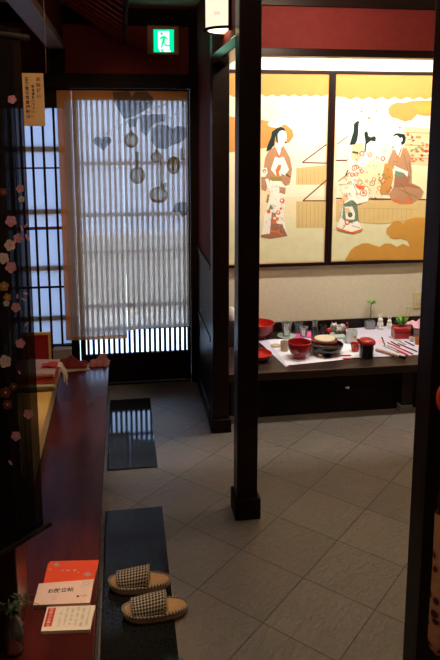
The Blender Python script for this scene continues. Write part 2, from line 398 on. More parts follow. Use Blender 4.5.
# ---- little eave over the ledge
ev = thing('eave', 'small dark red eave with rafters under the ceiling left of the exit sign', 'eave', (-.15, 3.4, 2.3))
ang = math.atan2(.225, .36)
def on_eave(x, y, dz): return (x+.15, y-3.4, 2.316-2.3+(0.033-x)*math.tan(ang)+dz)
bd = MB()
bd.add([on_eave(-.34, 2.75, .03), on_eave(.033, 2.75, .03), on_eave(.033, 4.42, .03), on_eave(-.34, 4.42, .03),
        on_eave(-.34, 2.75, .045), on_eave(.033, 2.75, .045), on_eave(.033, 4.42, .045), on_eave(-.34, 4.42, .045)],
       [(0, 1, 2, 3), (4, 5, 6, 7), (0, 1, 5, 4), (2, 3, 7, 6), (1, 2, 6, 5), (0, 3, 7, 4)])
bd.build('roof_board', 'blackwood', ev)
for k in range(11):
    y = 4.37-.16*k
    r = MB(); r.bar(on_eave(-.33, y, .012), on_eave(.030, y, .012), .03, .032); r.build('rafter', 'rafter', ev)
MB().bb(.033+.15, .047+.15, 2.75-3.4, 4.42-3.4, .012, .075).build('fascia', 'blackwood', ev, bevel=.002)

# ================================================================= OUTSIDE
M['pave'] = pbr('pale_paving', (.72, .72, .70), .8, .2, noise=(4, (.78, .78, .76), 4, (1, 1, 1)))
M['fence'] = pbr('beige_garden_wall', (.60, .57, .46), .9, .2, noise=(6, (.68, .64, .52), 4, (1, 1, 1)))
struct(MB().bb(-4, 4, 4.62, 9, -.15, -.03).build('outside_paving', 'pave'), 'pale sunlit paving outside the lattice door', 'paving')
struct(MB().bb(-4, 4, 6.5, 6.65, -.03, .74).build('outside_garden_wall', 'fence'), 'low beige garden wall outside the lattice door', 'wall')

# ================================================================= BENCH
BZ = .315
be = thing('display_bench', 'long low dark wooden display bench under the paintings', 'bench', (1.6, 3.7, 0))
MB().bb(.60-1.6, 2.598-1.6, -.01, .785, BZ-.05, BZ).build('bench_top', 'bench', be, bevel=.004)
MB().bb(.60-1.6, 2.598-1.6, .015, .04, .20, BZ-.05).build('apron', 'blackwood', be, bevel=.002)
MB().bb(.60-1.6, 2.598-1.6, .06, .08, .0, .20).build('front_panel', 'blackwood', be)
for x in (-.985, .11):
    lg_ = MB().bb(x, x+.07, -.003, .05, .045, BZ-.05).build('leg', 'wood', be, bevel=.003)
    MB().bb(x-.005, x+.075, -.008, .055, 0, .045).build('leg_base', 'stone', lg_, bevel=.002)
p = at(347, 388, Y=3.712)
tag(MB().prism([(p.x-.014, 3.712, p.z+.006), (p.x+.016, 3.712, p.z+.010), (p.x+.012, 3.712, p.z-.008), (p.x-.002, 3.712, p.z-.004)], (0, -.0015, 0)).build('paper_tag', 'paper'),
    'tiny white paper scrap stuck on the bench apron', 'paper')

# ================================================================= PAINTINGS
PY = 4.474
C_ = dict(silk=lin(236, 222, 182), pale=lin(226, 222, 178), gold=lin(194, 138, 72), deep=lin(205, 150, 66), grey=lin(206, 204, 178),
          cream=lin(240, 230, 200), block=lin(214, 186, 124), blockline=lin(184, 156, 100), line=lin(112, 58, 44), hair=lin(28, 44, 40), face=lin(246, 244, 236),
          tan=lin(178, 134, 98), brown=lin(156, 110, 84), olive=lin(146, 134, 58), white=lin(242, 238, 222), orange=lin(224, 112, 58), red=lin(200, 60, 30),
          teal=lin(110, 140, 110), pinkb=lin(178, 120, 96), dkline=lin(74, 70, 66), peach=lin(230, 196, 150), leaf=lin(70, 110, 70))
PKEYS = list(C_)
PM = [pbr('painted_'+k, C_[k], .75, .2, noise=(14, tuple(v*.93 for v in C_[k]), 4, (1, 1, 1))) for k in PKEYS]
class Paint:
    def __init__(self): self.mb = MB(); self.n = 0
    def poly(self, key, pts, ox=0, oy=0, sc=1):
        self.n += 1; y = PY-.00002*self.n
        P = [at(ox+a/sc, oy+b/sc, Y=y) for a, b in pts]
        self.mb.add([(q.x, y, q.z) for q in P], [tuple(range(len(P)))], PKEYS.index(key)); return self
    def rect(self, key, x0, x1, z0, z1):
        self.n += 1; y = PY-.00002*self.n
        self.mb.add([(x0, y, z0), (x1, y, z0), (x1, y, z1), (x0, y, z1)], [(0, 1, 2, 3)], PKEYS.index(key)); return self
    def blob(self, key, cx, cy, rx, ry=None, ox=0, oy=0, sc=1, n=12):
        ry = ry or rx
        return self.poly(key, [(cx+rx*math.cos(2*PI*i/n), cy+ry*math.sin(2*PI*i/n)) for i in range(n)], ox, oy, sc)
    def stroke(self, key, a, b, w, ox=0, oy=0, sc=1):
        dx, dy = b[0]-a[0], b[1]-a[1]; l = math.hypot(dx, dy) or 1; nx, ny = -dy/l*w/2, dx/l*w/2
        return self.poly(key, [(a[0]+nx, a[1]+ny), (b[0]+nx, b[1]+ny), (b[0]-nx, b[1]-ny), (a[0]-nx, a[1]-ny)], ox, oy, sc)
def framed(label, x0, x1, z0, z1, paint):
    cx, cz = (x0+x1)/2, (z0+z1)/2
    t = thing('framed_painting', label, 'painting', (cx, WALLY, z0), 0, 'painted screen panels on the alcove wall')
    fw = .022; f = MB()
    f.bb(x0-cx, x1-cx, -.036, -.002, 0, fw).bb(x0-cx, x1-cx, -.036, -.002, z1-z0-fw, z1-z0)
    f.bb(x0-cx, x0-cx+fw, -.036, -.002, fw, z1-z0-fw).bb(x1-cx-fw, x1-cx, -.036, -.002, fw, z1-z0-fw)
    f.build('frame', 'woodx', t, bevel=.003)
    MB().bb(x0-cx+fw, x1-cx-fw, -.022, -.002, fw, z1-z0-fw).build('backing_board', 'palewood', t)
    for i, v in enumerate(paint.mb.v): paint.mb.v[i] = v-Vector((cx, WALLY, z0))
    paint.mb.build('painted_panel', PM, t, recalc=False)
    return t
Z0, Z1 = .800, 2.168
# --- panel with the standing woman
A = Paint()
A.rect('peach', .704, 1.428, .824, 2.144).rect('silk', .715, 1.417, .834, 2.140)
A.rect('pale', .715, 1.417, .834, 1.16).rect('cream', 1.12, 1.417, 1.30, 2.0)
A.poly('grey', [(20, 0), (170, 0), (170, 130), (60, 200), (20, 200)], 255, 100, 7)
A.rect('grey', .708, .94, 1.80, 2.06)
s = 3.295
k = [(-10, -30), (330, -30), (330, 42)]+[v for i in range(9) for v in ((315-i*36, 50), (300-i*36, 56), (285-i*36, 48))]+[(-10, 45)]
A.poly('gold', k, 230, 80, s)
A.poly('gold', [(-10, 120), (95, 130), (120, 134), (150, 140), (185, 148), (206, 165), (210, 185), (196, 205), (170, 215), (110, 225), (60, 230), (-10, 240)], 230, 80, s)
A.blob('cream', 150, 145, 26, 12, 230, 80, s).blob('cream', 172, 135, 18, 10, 230, 80, s)
A.poly('block', [(218, 290), (318, 280), (318, 345), (218, 345)], 230, 80, s).poly('block', [(218, 400), (318, 400), (318, 488), (218, 488)], 230, 80, s)
for i in range(7): A.stroke('blockline', (226+i*13, 294), (226+i*13, 342), 1.2, 230, 80, s); A.stroke('blockline', (226+i*13, 404), (226+i*13, 484), 1.2, 230, 80, s)
for a, b in (((238, 272), (318, 274)), ((238, 272), (318, 212)), ((240, 398), (318, 398)), ((240, 398), (318, 330))): A.stroke('line', a, b, 4, 230, 80, s)
s = 9.42; o = (255, 110, s)
A.poly('tan', [(185, 345), (130, 380), (95, 450), (80, 560), (60, 690), (120, 720), (190, 690), (330, 690), (350, 560), (330, 450), (270, 340), (245, 360), (228, 440)], *o)
A.poly('white', [(190, 440), (225, 452), (270, 440), (320, 560), (280, 620), (200, 620), (150, 560)], *o)
A.poly('white', [(60, 545), (110, 545), (120, 590), (90, 640), (60, 640)], *o).blob('orange', 88, 575, 18, 20, *o).blob('white', 88, 580, 9, 10, *o)
A.poly('orange', [(220, 515), (248, 520), (240, 560), (222, 580), (232, 620), (205, 625), (192, 570)], *o)
A.poly('white', [(215, 210), (250, 188), (290, 205), (298, 260), (290, 310), (260, 335), (240, 345), (245, 380), (228, 440), (205, 390), (185, 345), (195, 300), (215, 320)], *o)
A.poly('face', [(213, 205), (250, 182), (292, 205), (299, 262), (290, 312), (262, 335), (235, 325), (215, 290)], *o)
A.poly('hair', [(105, 385), (120, 330), (150, 260), (160, 205), (195, 178), (240, 158), (275, 172), (292, 205), (265, 192), (235, 197), (214, 228), (215, 260), (217, 310), (203, 300), (195, 240), (185, 290), (182, 330), (150, 370), (115, 390)], *o)
A.blob('hair', 288, 305, 7, 12, *o).stroke('dkline', (262, 245), (280, 243), 3, *o).stroke('red', (268, 305), (282, 304), 5, *o).stroke('dkline', (284, 258), (290, 282), 2, *o)
for a, b in (((185, 345), (228, 440)), ((270, 340), (228, 440)), ((190, 360), (222, 445))): A.stroke('orange', a, b, 7, *o)
A.stroke('line', (290, 600), (335, 640), 14, *o)
s = 8.8; o = (255, 170, s)
A.poly('white', [(128, 90), (240, 100), (270, 160), (265, 300), (252, 420), (284, 580), (56, 590), (85, 400), (130, 250)], *o)
A.poly('tan', [(55, 60), (110, 60), (110, 130), (96, 188), (55, 172)], *o).poly('tan', [(230, 30), (315, 70), (300, 130), (265, 140), (238, 110)], *o)
A.poly('olive', [(125, 55), (180, 66), (235, 62), (238, 96), (150, 98)], *o).poly('white', [(90, 78), (118, 78), (146, 190), (122, 196)], *o)
A.poly('tan', [(215, 150), (270, 155), (266, 215), (215, 200)], *o).poly('olive', [(110, 215), (128, 215), (114, 290), (98, 285)], *o)
A.poly('brown', [(148, 375), (180, 375), (190, 470), (240, 480), (286, 580), (230, 592), (130, 607), (50, 592), (55, 570), (130, 562)], *o)
A.stroke('orange', (136, 535), (212, 545), 16, *o).stroke('orange', (205, 545), (242, 575), 10, *o)
for x, y, r in ((240, 270, 22), (228, 340, 12), (205, 375, 20), (195, 430, 16), (165, 460, 16), (120, 365, 18), (160, 420, 10)): A.blob('orange', x, y, r, r, *o)
for x, y, r in ((236, 268, 10), (205, 372, 9), (172, 425, 12)): A.blob('white', x, y, r, r, *o)
A.poly('teal', [(135, 300), (155, 320), (160, 345), (120, 350)], *o)
random.seed(3)
for i in range(90):
    x = random.uniform(95, 255); y = random.uniform(130, 555)
    A.stroke(random.choice(('dkline', 'teal', 'peach', 'olive')), (x, y), (x+random.uniform(-10, 10), y+random.uniform(5, 15)), 3.2, *o)
framed('left framed painting of one standing woman in a brown and white kimono under gold clouds', .680, 1.4525, Z0, Z1, A)
# --- panel with the three seated figures
B = Paint()
B.rect('gold', 1.480, 2.206, .824, 2.144).rect('silk', 1.484, 2.202, .828, 2.140).rect('pale', 1.484, 2.202, .828, 1.14)
s = 3.667; o = (330, 80, s)
B.poly('cream', [(30, 60), (400, 60), (400, 440), (24, 440)], *o)
B.poly('peach', [(270, 170), (400, 180), (400, 320), (270, 310)], *o).poly('pale', [(300, 318), (400, 322), (400, 442), (300, 438)], *o)
random.seed(5)
for i in range(60):
    x = random.uniform(285, 385); y = random.uniform(195, 300)
    B.blob(random.choice(('red', 'orange', 'white', 'peach', 'tan', 'teal')), x, y, random.uniform(3, 9), random.uniform(3, 6), *o, n=7)
for y in (192, 238, 285): B.stroke('tan', (275, y), (400, y+4), 3, *o)
for i in range(34): B.blob(random.choice(('peach', 'gold', 'white', 'tan')), random.uniform(110, 280), random.uniform(90, 190), random.uniform(2, 7), random.uniform(2, 6), *o, n=7)
k = [(20, -30), (420, -30), (420, 66)]+[v for i in range(8) for v in ((395-i*46, 72), (375-i*46, 62))]+[(20, 60)]
B.poly('gold', k, *o)
B.poly('gold', [(215, 105), (225, 90), (245, 82), (270, 84), (300, 76), (420, 74), (420, 130), (345, 132), (320, 126), (300, 146), (275, 152), (250, 142), (228, 136), (216, 124)], *o)
B.poly('deep', [(300, 90), (400, 84), (400, 122), (330, 120)], *o)
B.poly('block', [(22, 440), (420, 442), (420, 500), (330, 512), (180, 528), (100, 520), (22, 520)], *o)
for i in range(12): B.stroke('blockline', (110+i*17, 470), (110+i*17, 518), 1.2, *o)
B.stroke('blockline', (100, 470), (320, 474), 1.5, *o)
B.stroke('line', (22, 434), (420, 440), 5, *o).stroke('line', (22, 294), (60, 294), 4, *o).stroke('line', (25, 236), (66, 206), 3, *o).stroke('tan', (30, 372), (205, 236), 4, *o)
B.poly('deep', [(55, 660), (75, 625), (90, 612), (118, 600), (140, 598), (160, 606), (182, 612), (200, 600), (225, 600), (245, 612), (268, 600), (292, 612), (285, 590), (260, 580), (240, 584), (222, 578), (206, 560), (208, 544), (222, 532), (232, 520), (252, 516), (268, 526), (285, 512), (310, 504), (420, 506), (420, 660)], *o)
# the kneeling woman in brown, on the right
B.poly('tan', [(232, 250), (212, 300), (210, 315), (240, 330), (232, 395), (218, 418), (222, 438), (260, 456), (300, 455), (336, 432), (344, 410), (330, 392), (300, 378), (300, 330), (296, 280), (280, 250)], *o)
B.poly('brown', [(240, 330), (258, 340), (296, 352), (288, 378), (330, 394), (330, 400), (285, 392), (235, 395)], *o)
B.poly('teal', [(240, 335), (268, 340), (266, 356), (236, 352)], *o).poly('white', [(235, 314), (262, 326), (286, 336), (284, 356), (270, 340), (234, 330)], *o)
B.poly('orange', [(222, 432), (262, 448), (262, 457), (232, 446)], *o).poly('orange', [(280, 430), (298, 448), (288, 457), (278, 450)], *o)
B.poly('white', [(236, 246), (268, 244), (256, 284), (246, 272)], *o).stroke('orange', (262, 250), (248, 290), 4, *o)
B.poly('face', [(230, 208), (240, 200), (258, 206), (264, 235), (252, 255), (236, 258), (228, 240)], *o)
B.poly('hair', [(228, 206), (240, 196), (252, 195), (268, 198), (276, 212), (274, 232), (262, 240), (258, 214), (246, 203)], *o).blob('hair', 268, 215, 10, 18, *o).blob('face', 262, 218, 4, 8, *o).blob('hair', 231, 246, 2.5, 5, *o)
for a, b in (((232, 300), (250, 300)), ((270, 270), (285, 330)), ((290, 300), (296, 345)), ((250, 400), (320, 430)), ((260, 380), (300, 440))): B.stroke('line', a, b, 1.3, *o)
# the two women on the left
B.poly('white', [(84, 235), (125, 230), (160, 265), (205, 235), (200, 300), (170, 330), (165, 430), (100, 440), (80, 380), (70, 300), (74, 262)], *o)
B.poly('peach', [(84, 236), (122, 230), (128, 262), (100, 300), (76, 285)], *o)
B.poly('pale', [(110, 330), (160, 280), (175, 330), (165, 430), (120, 440), (90, 400)], *o)
B.poly('face', [(132, 232), (150, 222), (166, 236), (164, 262), (152, 278), (136, 268)], *o)
B.poly('hair', [(126, 196), (136, 188), (140, 205), (150, 210), (166, 206), (168, 225), (150, 222), (134, 236), (130, 268), (126, 262), (130, 225)], *o).blob('hair', 133, 200, 7, 12, *o).blob('hair', 160, 214, 9, 8, *o)
B.poly('hair', [(88, 160), (100, 150), (108, 152), (106, 180), (100, 220), (92, 236), (72, 238), (80, 210), (86, 190)], *o)
B.poly('face', [(106, 158), (122, 160), (124, 190), (112, 200), (104, 190)], *o)
B.stroke('dkline', (82, 264), (104, 268), 8, *o)
B.poly('gold', [(178, 300), (228, 310), (232, 360), (216, 420), (185, 418), (172, 360)], *o).poly('pale', [(170, 296), (202, 300), (180, 420), (160, 412)], *o)
for i in range(26):
    x = random.uniform(80, 200); y = random.uniform(255, 425); r = random.uniform(5, 11)
    B.blob(random.choice(('orange', 'peach', 'tan', 'red')), x, y, r, r, *o, n=10).blob('white', x, y, r*.62, r*.62, *o, n=8).blob(random.choice(('peach', 'orange', 'olive')), x, y, r*.3, r*.3, *o, n=6)
for i in range(16): B.blob(random.choice(('olive', 'orange', 'tan')), random.uniform(180, 225), random.uniform(320, 410), 4, 5, *o, n=7)
s = 8.24; o = (335, 165, s)
B.poly('white', [(60, 250), (150, 150), (270, 190), (275, 300), (235, 310), (185, 320), (175, 440), (225, 530), (150, 560), (10, 530), (40, 440)], *o)
B.poly('orange', [(165, 150), (200, 170), (248, 172), (240, 200), (200, 205), (170, 180)], *o).poly('peach', [(70, 240), (100, 220), (110, 280), (60, 330), (40, 380), (40, 320)], *o)
B.poly('teal', [(70, 320), (150, 290), (180, 320), (190, 460), (120, 480), (60, 440)], *o).poly('white', [(80, 345), (140, 335), (165, 400), (160, 450), (90, 450)], *o)
B.blob('leaf', 125, 410, 20, 22, *o).blob('peach', 100, 375, 20, 26, *o).blob('orange', 100, 470, 22, 26, *o).blob('white', 100, 470, 12, 14, *o).blob('orange', 235, 230, 30, 30, *o).blob('white', 235, 230, 22, 22, *o).blob('tan', 235, 228, 12, 14, *o)
B.poly('orange', [(10, 510), (60, 530), (140, 552), (230, 522), (225, 540), (150, 565), (60, 545), (12, 528)], *o)
for a, b in (((150, 150), (190, 250)), ((70, 330), (130, 290)), ((130, 290), (185, 330)), ((60, 530), (95, 480)), ((140, 500), (210, 520)), ((40, 440), (60, 340)), ((180, 330), (195, 470)), ((70, 450), (150, 480)), ((90, 340), (150, 340)), ((30, 160), (90, 158)), ((100, 330), (220, 322))): B.stroke('dkline', a, b, 4, *o)
B.stroke('dkline', (106, 40), (88, 90), 10, *o)
random.seed(8); o = (330, 80, 3.667)
for i in range(95):
    x = random.uniform(40, 195); y = random.uniform(265, 430)
    if x+y*.35 < 150: continue
    B.stroke(random.choice(('dkline', 'tan', 'olive', 'orange', 'pale', 'teal')), (x, y), (x+random.uniform(-9, 9), y+random.uniform(-8, 12)), random.uniform(1, 2), *o)
for i in range(40):
    x = random.uniform(38, 108); y = random.uniform(385, 540)
    B.stroke(random.choice(('dkline', 'tan', 'olive', 'orange', 'pale')), (x, y), (x+random.uniform(-9, 9), y+random.uniform(-6, 12)), random.uniform(1, 2), *o)
framed('right framed painting of three women at a veranda with gold clouds along top and bottom', 1.4565, 2.230, Z0, Z1, B)

# ================================================================= EXIT SIGN
pS = at(163, 40.5, Y=4.455)
sg = thing('exit_sign', 'green lit exit sign with a running figure above the lattice door', 'sign', (pS.x, 4.469, pS.z-.092))
M['signframe'] = pbr('tan_wooden_sign_frame', (.46, .22, .10), .5, .4)
M['green'] = glow('sign_green', (.0, .62, .26), 1.6); M['signwhite'] = glow('sign_white', (.86, 1, .92), 1.4)
hw, hh = .103, .092
MB().bb(-hw, hw, -.03, 0, 0, 2*hh).build('housing', 'signframe', sg, bevel=.003)
q = MB(); k = 8.8; ppm = 660*.0+141.0
def sgn(px, py, dy):    # crop pixel of the sign -> local point
    P = at(140+px/k, 15+py/k, Y=4.435); return (P.x-pS.x, dy, P.z-(pS.z-.092))
q.prism([sgn(118, 126, -.0302), sgn(298, 126, -.0302), sgn(298, 326, -.0302), sgn(122, 326, -.0302)], (0, -.002, 0)).build('lit_panel', 'green', sg)
q = MB(); n_ = -.0325
q.add([sgn(158, 142, n_), sgn(258, 142, n_), sgn(258, 300, n_), sgn(275, 325, n_), sgn(180, 325, n_), sgn(160, 290, n_)], [tuple(range(6))], 0)
n_ = -.0330
q.add([sgn(190+12*math.cos(a*PI/6), 164+13*math.sin(a*PI/6), n_) for a in range(12)], [tuple(range(12))], 1)
for poly in (((185, 188), (222, 184), (248, 210), (242, 218), (222, 206), (216, 242), (235, 262), (262, 262), (264, 276), (228, 276), (205, 250), (196, 290), (184, 290), (190, 240), (200, 206), (182, 214), (172, 212)),
             ((180, 298), (200, 300), (212, 325), (190, 325)), ((258, 250), (270, 262), (272, 280), (258, 276))):
    q.add([sgn(a, b, n_) for a, b in poly], [tuple(range(len(poly)))], 1)
q.build('running_figure', ['signwhite', 'green'], sg, recalc=False)

# ================================================================= PAPER WALL LAMP
M['lampaper'] = pbr('lit_washi_paper', (.9, .8, .62), .8, .2, emit=(1, .86, .64), es=1.1)
M['lampbottom'] = pbr('lit_bottom_paper', (.9, .8, .62), .8, .2, emit=(1, .72, .40), es=5)
lp = thing('wall_lamp', 'lit cream paper wall lamp in a dark wooden frame beside the exit sign', 'lamp', (.4965, 3.10, 2.20))
R_ = .105; H_ = .30
def half(r, a): return (-r*.95*math.sin(a), r*math.cos(a))
sh = MB(); NA = 14
sh.grid(lambda u, v: (*half(R_, PI*u), .02+v*(H_-.02)), NA, 4)
sh.build('paper_shade', 'lampaper', lp, smooth=True, recalc=False)
bt = MB(); bt.add([(*half(R_-.012, PI*i/NA), .012) for i in range(NA+1)]+[(0, 0, .002)], [tuple(range(NA+1))]); bt.build('bottom_paper', 'lampbottom', lp)
fr = MB()
for z in (.014, H_): fr.tube([(*half(R_+.003, PI*i/NA), z) for i in range(NA+1)], .007, 6)
fr.bb(-.012, 0, -R_-.012, -R_+.006, 0, H_+.02).bb(-.012, 0, R_-.006, R_+.012, 0, H_+.02)
fr.build('wooden_frame', 'blackwood', lp)
cr = MB(); u0 = 2.6
for i in range(3): a = 2.42+.10*i; cr.box((-R_*.95*math.sin(a)-.0015, R_*math.cos(a)-.002, .075), (.002, .005, .014), 0, 0)
cr.build('red_mark', 'redink', lp)

# ================================================================= BEIGE DOOR CURTAIN
M['hemp'] = cloth('beige_hemp', (.62, .55, .48), .10, .62, (2, 2, 50), (.68, .60, .52))
M['warmhem'] = cloth('warm_lit_folded_hem', (.58, .28, .10), .06, .35, (260, 8, 60), (.58, .30, .12))  # hem colour carries the warm room light where daylight is blocked behind
M['dye'] = cloth('grey_dye', (.10, .11, .15), .38, .5); M['olive'] = cloth('olive_dye', (.24, .19, .03), .25, .5); M['vine'] = cloth('pale_dye', (.85, .82, .80), .1, .8); M['olivefill'] = cloth('pale_olive_dye', (.40, .34, .08), .45, .6)
NY = 4.385
nr = thing('noren_curtain', 'beige hemp split curtain with grey leaves and olive gourds over the lattice door', 'curtain', (.02, NY, .34))
def wav(x, z): return .003*math.sin(x*13+1)+.0016*math.sin(x*31)*(2.05-z)*.5
NL, NR, NS = -.402, .440, .012; ZT = 2.015
def pan(x0, x1, z0f, z1, slit=0):
    def f(u, v):
        z = z0f(u)+(z1-z0f(u))*v; a, b = x0, x1
        if slit and z > .80:      # the two halves are sewn together above the slit
            if slit > 0: a -= .0012
            else: b += .0002
        x = a+(b-a)*u
        return (x-.02, wav(x, z), z-.34)
    return f
def pan_(x0, x1, z0f, z1): return lambda u, v: ((x0+(x1-x0)*u)-.02, wav(x0+(x1-x0)*u, z0f(u)+(z1-z0f(u))*v), z0f(u)+(z1-z0f(u))*v-.34)
panL = MB().grid(pan(-.358, NS-.001, lambda u: .372-.006*u, 1.955, -1), 40, 60).build('cloth_panel', 'hemp', nr, smooth=True, recalc=False)
panR = MB().grid(pan(NS+.001, NR, lambda u: .398+.018*min(1, u*3), 1.955, 1), 40, 60).build('cloth_panel', 'hemp', nr, smooth=True, recalc=False)
MB().grid(pan(NL, -.358, lambda u: .372, 1.955), 5, 26).build('side_hem', 'warmhem', nr, smooth=True, recalc=False)
MB().grid(pan(NL, NR, lambda u: 1.955, ZT), 50, 3).build('top_hem', 'warmhem', nr, smooth=True, recalc=False)
MB().grid(pan(NL, NS-.001, lambda u: .352-.006*u, .374), 30, 2).build('bottom_hem', 'warmhem', nr, smooth=True, recalc=False)
MB().tube([(NL-.04, 0.006, ZT-.335), (NR-.01, .006, ZT-.335)], .008, 8).build('rod', 'blackwood', nr)
def dyed(key, name, shapes):
    mb = MB(); shapes = list(shapes)
    for pts in shapes:
        P = [at(a, b, Y=NY) for a, b in pts]
        mb.add([(p.x-.02, wav(p.x, p.z)-.0015, p.z-.34) for p in P], [tuple(range(len(P)))])
    return mb.build(name, key, panL if max(p[0] for q in shapes for p in q) < 127 else panR, recalc=False)
def cr7(ox, oy, s, pts): return [(ox+a/s, oy+b/s) for a, b in pts]
leafs = []
def circ(cx, cy, rx, ry, n=14): return [(cx+rx*math.cos(2*PI*i/n), cy+ry*math.sin(2*PI*i/n)) for i in range(n)]
def heart(cx, cy, w, h, tilt=0):
    P = []
    for i in range(24):
        t = 2*PI*i/24; x = 16*math.sin(t)**3/17; y = -(13*math.cos(t)-5*math.cos(2*t)-2*math.cos(3*t)-math.cos(4*t))/15
        P.append((cx+w/2*(x*math.cos(tilt)-y*math.sin(tilt)), cy+h/2*(x*math.sin(tilt)+y*math.cos(tilt))))
    return P
leafs += [cr7(100, 80, 4.4, [(55, 52), (130, 50), (140, 75), (155, 52), (205, 50), (235, 80), (232, 110), (205, 130), (170, 150), (140, 165), (105, 170), (80, 130), (60, 90)])]
leafs += [heart(102.5, 142.5, 20, 15, -.05)]
leafs += [cr7(100, 80, 4.4, [(120, 175), (165, 165), (160, 205), (130, 210)]), cr7(100, 80, 4.4, [(175, 155), (215, 150), (290, 150), (285, 180), (240, 190), (222, 210), (205, 250), (180, 225)])]
leafs += [cr7(100, 80, 4.4, [(228, 215), (260, 195), (300, 200), (318, 215), (345, 200), (378, 210), (384, 250), (355, 275), (310, 290), (290, 305), (250, 300), (225, 270)])]
leafs += [cr7(100, 80, 4.4, [(330, 545), (355, 535), (384, 540), (384, 590), (360, 605), (350, 580), (318, 580)])]
for q in (leafs[:1], leafs[1:2], leafs[2:4], leafs[4:5], leafs[5:6]): dyed('dye', 'leaf_print', q)
def ring(cx, cy, rx, ry, w):
    out = []
    for i in range(20):
        a, b = 2*PI*i/20, 2*PI*(i+1)/20
        out.append([(cx+rx*math.cos(a), cy+ry*math.sin(a)), (cx+rx*math.cos(b), cy+ry*math.sin(b)), (cx+(rx-w)*math.cos(b), cy+(ry-w)*math.sin(b)), (cx+(rx-w)*math.cos(a), cy+(ry-w)*math.sin(a))])
    return out
g = []; necks = []; fills = []
def S4(a, b): return (100+a/4.4, 80+b/4.4)
for cx, cy, rx, ry in ((138, 265, 32, 34), (165, 420, 34, 38), (258, 505, 42, 36), (248, 340, 26, 24), (324, 375, 30, 40)):
    g.append(ring(*S4(cx, cy), rx/4.4, ry/4.4, 2.6)); fills.append(circ(*S4(cx, cy), rx/4.4-2.4, ry/4.4-2.4))
for pts in (((128, 235), (138, 212), (148, 235), (142, 250), (132, 250)), ((155, 320), (163, 312), (172, 320), (170, 385), (156, 385)), ((262, 355), (270, 355), (274, 470), (262, 470)), ((270, 460), (292, 450), (290, 475), (270, 480)),
            ((240, 310), (250, 300), (262, 318), (245, 322)), ((305, 345), (345, 340), (345, 352), (305, 356)), ((355, 300), (364, 300), (368, 345), (378, 350), (352, 352)), ((318, 350), (328, 350), (326, 400), (316, 400)),
            ((118, 285), (158, 285), (148, 297), (128, 297)), ((222, 525), (290, 530), (262, 541), (235, 538))):
    necks.append([S4(*q) for q in pts])
for i, js in enumerate(((0, 8), (1,), (2, 3, 9), (4,), (5, 6, 7))): dyed('olive', 'gourd_print', g[i]+[necks[j] for j in js]); dyed('olivefill', 'gourd_tint', [fills[i]])
v = []
def vine(pts, w=.7):
    for (a, b), (c, d2) in zip(pts, pts[1:]):
        v.append([(a, b-w), (c, d2-w), (c, d2+w), (a, b+w)])
vine([S4(*q) for q in ((0, 250), (60, 215), (130, 180), (190, 155), (250, 120), (300, 105))]); vine([S4(*q) for q in ((215, 215), (240, 195), (290, 180), (330, 150), (370, 125))])
for q in v[:5], v[5:]: dyed('vine', 'vine_print', q)

# ================================================================= BLACK BLOSSOM CURTAIN
NE = Vector((-.2475, 1.7815, 0)); ND = Vector((-.126, -.129, 0)).normalized(); NN = Vector((ND.y, -ND.x, 0))
if NN.y > 0: NN = -NN
M['sheer'] = cloth('sheer_black_cloth', (.012, .010, .011), .22, .3, (1, 1, 1)); 
def sheer_mat():
    m = cloth('sheer_black_linen', (.010, .009, .010), .25, .3); N, L = m.node_tree.nodes, m.node_tree.links
    mixes = [n for n in N if n.type == 'MIX_SHADER' and abs(n.inputs[0].default_value-.25) < 1e-4]
    tc = N.new('ShaderNodeTexCoord'); mp = N.new('ShaderNodeMapping'); mp.inputs['Scale'].default_value = (160, 160, 2)
    nz = N.new('ShaderNodeTexNoise'); nz.inputs['Scale'].default_value = 1; nz.inputs['Detail'].default_value = 2
    L.new(tc.outputs['Object'], mp.inputs[0]); L.new(mp.outputs[0], nz.inputs['Vector'])
    mr = N.new('ShaderNodeMapRange'); mr.inputs[1].default_value = .35; mr.inputs[2].default_value = .7; mr.inputs[3].default_value = .0; mr.inputs[4].default_value = .045
    L.new(nz.outputs['Fac'], mr.inputs[0]); L.new(mr.outputs[0], mixes[0].inputs[0]); return m
M['sheer'] = sheer_mat()
M['hemsheer'] = cloth('doubled_black_hem', (.022, .014, .011), .08, .3)
M['petal'] = pbr('pink_print', (.42, .20, .30), .8, .2); M['petalw'] = pbr('pale_print', (.42, .36, .38), .8, .2); M['petald'] = pbr('rust_print', (.10, .025, .018), .8, .2)
M['yellowp'] = pbr('yellow_print', (.26, .15, .03), .8, .2)
bn = thing('noren_curtain', 'sheer black hanging curtain printed with pink cherry blossoms above the ledge', 'curtain', tuple(NE+Vector((0, 0, .60))))
bn.name = 'blossom_curtain'
def onb(t, z, off=0):
    p = ND*t+NN*off; return (p.x, p.y, z-.60)
W_ = .62
bpan = MB().grid(lambda u, v: onb(.026+u*W_, .645+v*1.365, .004*math.sin(u*22)), 40, 6).build('cloth_panel', 'sheer', bn, smooth=True, recalc=False)
MB().grid(lambda u, v: onb(u*.026, .645+v*1.365), 2, 6).build('side_hem', 'hemsheer', bn, recalc=False)
MB().grid(lambda u, v: onb(u*(W_+.02), .615+v*.035, -.001), 20, 2).build('bottom_hem', 'blackwood', bn, recalc=False)
MB().tube([onb(-.024, .627, .0), onb(W_+.04, .627, 0)], .0075, 8).build('bottom_rod', 'blackwood', bn, smooth=True)
MB().tube([onb(-.024, 1.99, .0), onb(W_+.04, 1.99, 0)], .0075, 8).build('top_rod', 'ink', bn, smooth=True)
for t in (.06, .50): MB().tube([onb(t, 1.998), onb(t, CEIL-.002)], .0015, 5).build('hanging_cord', 'ink', bn)
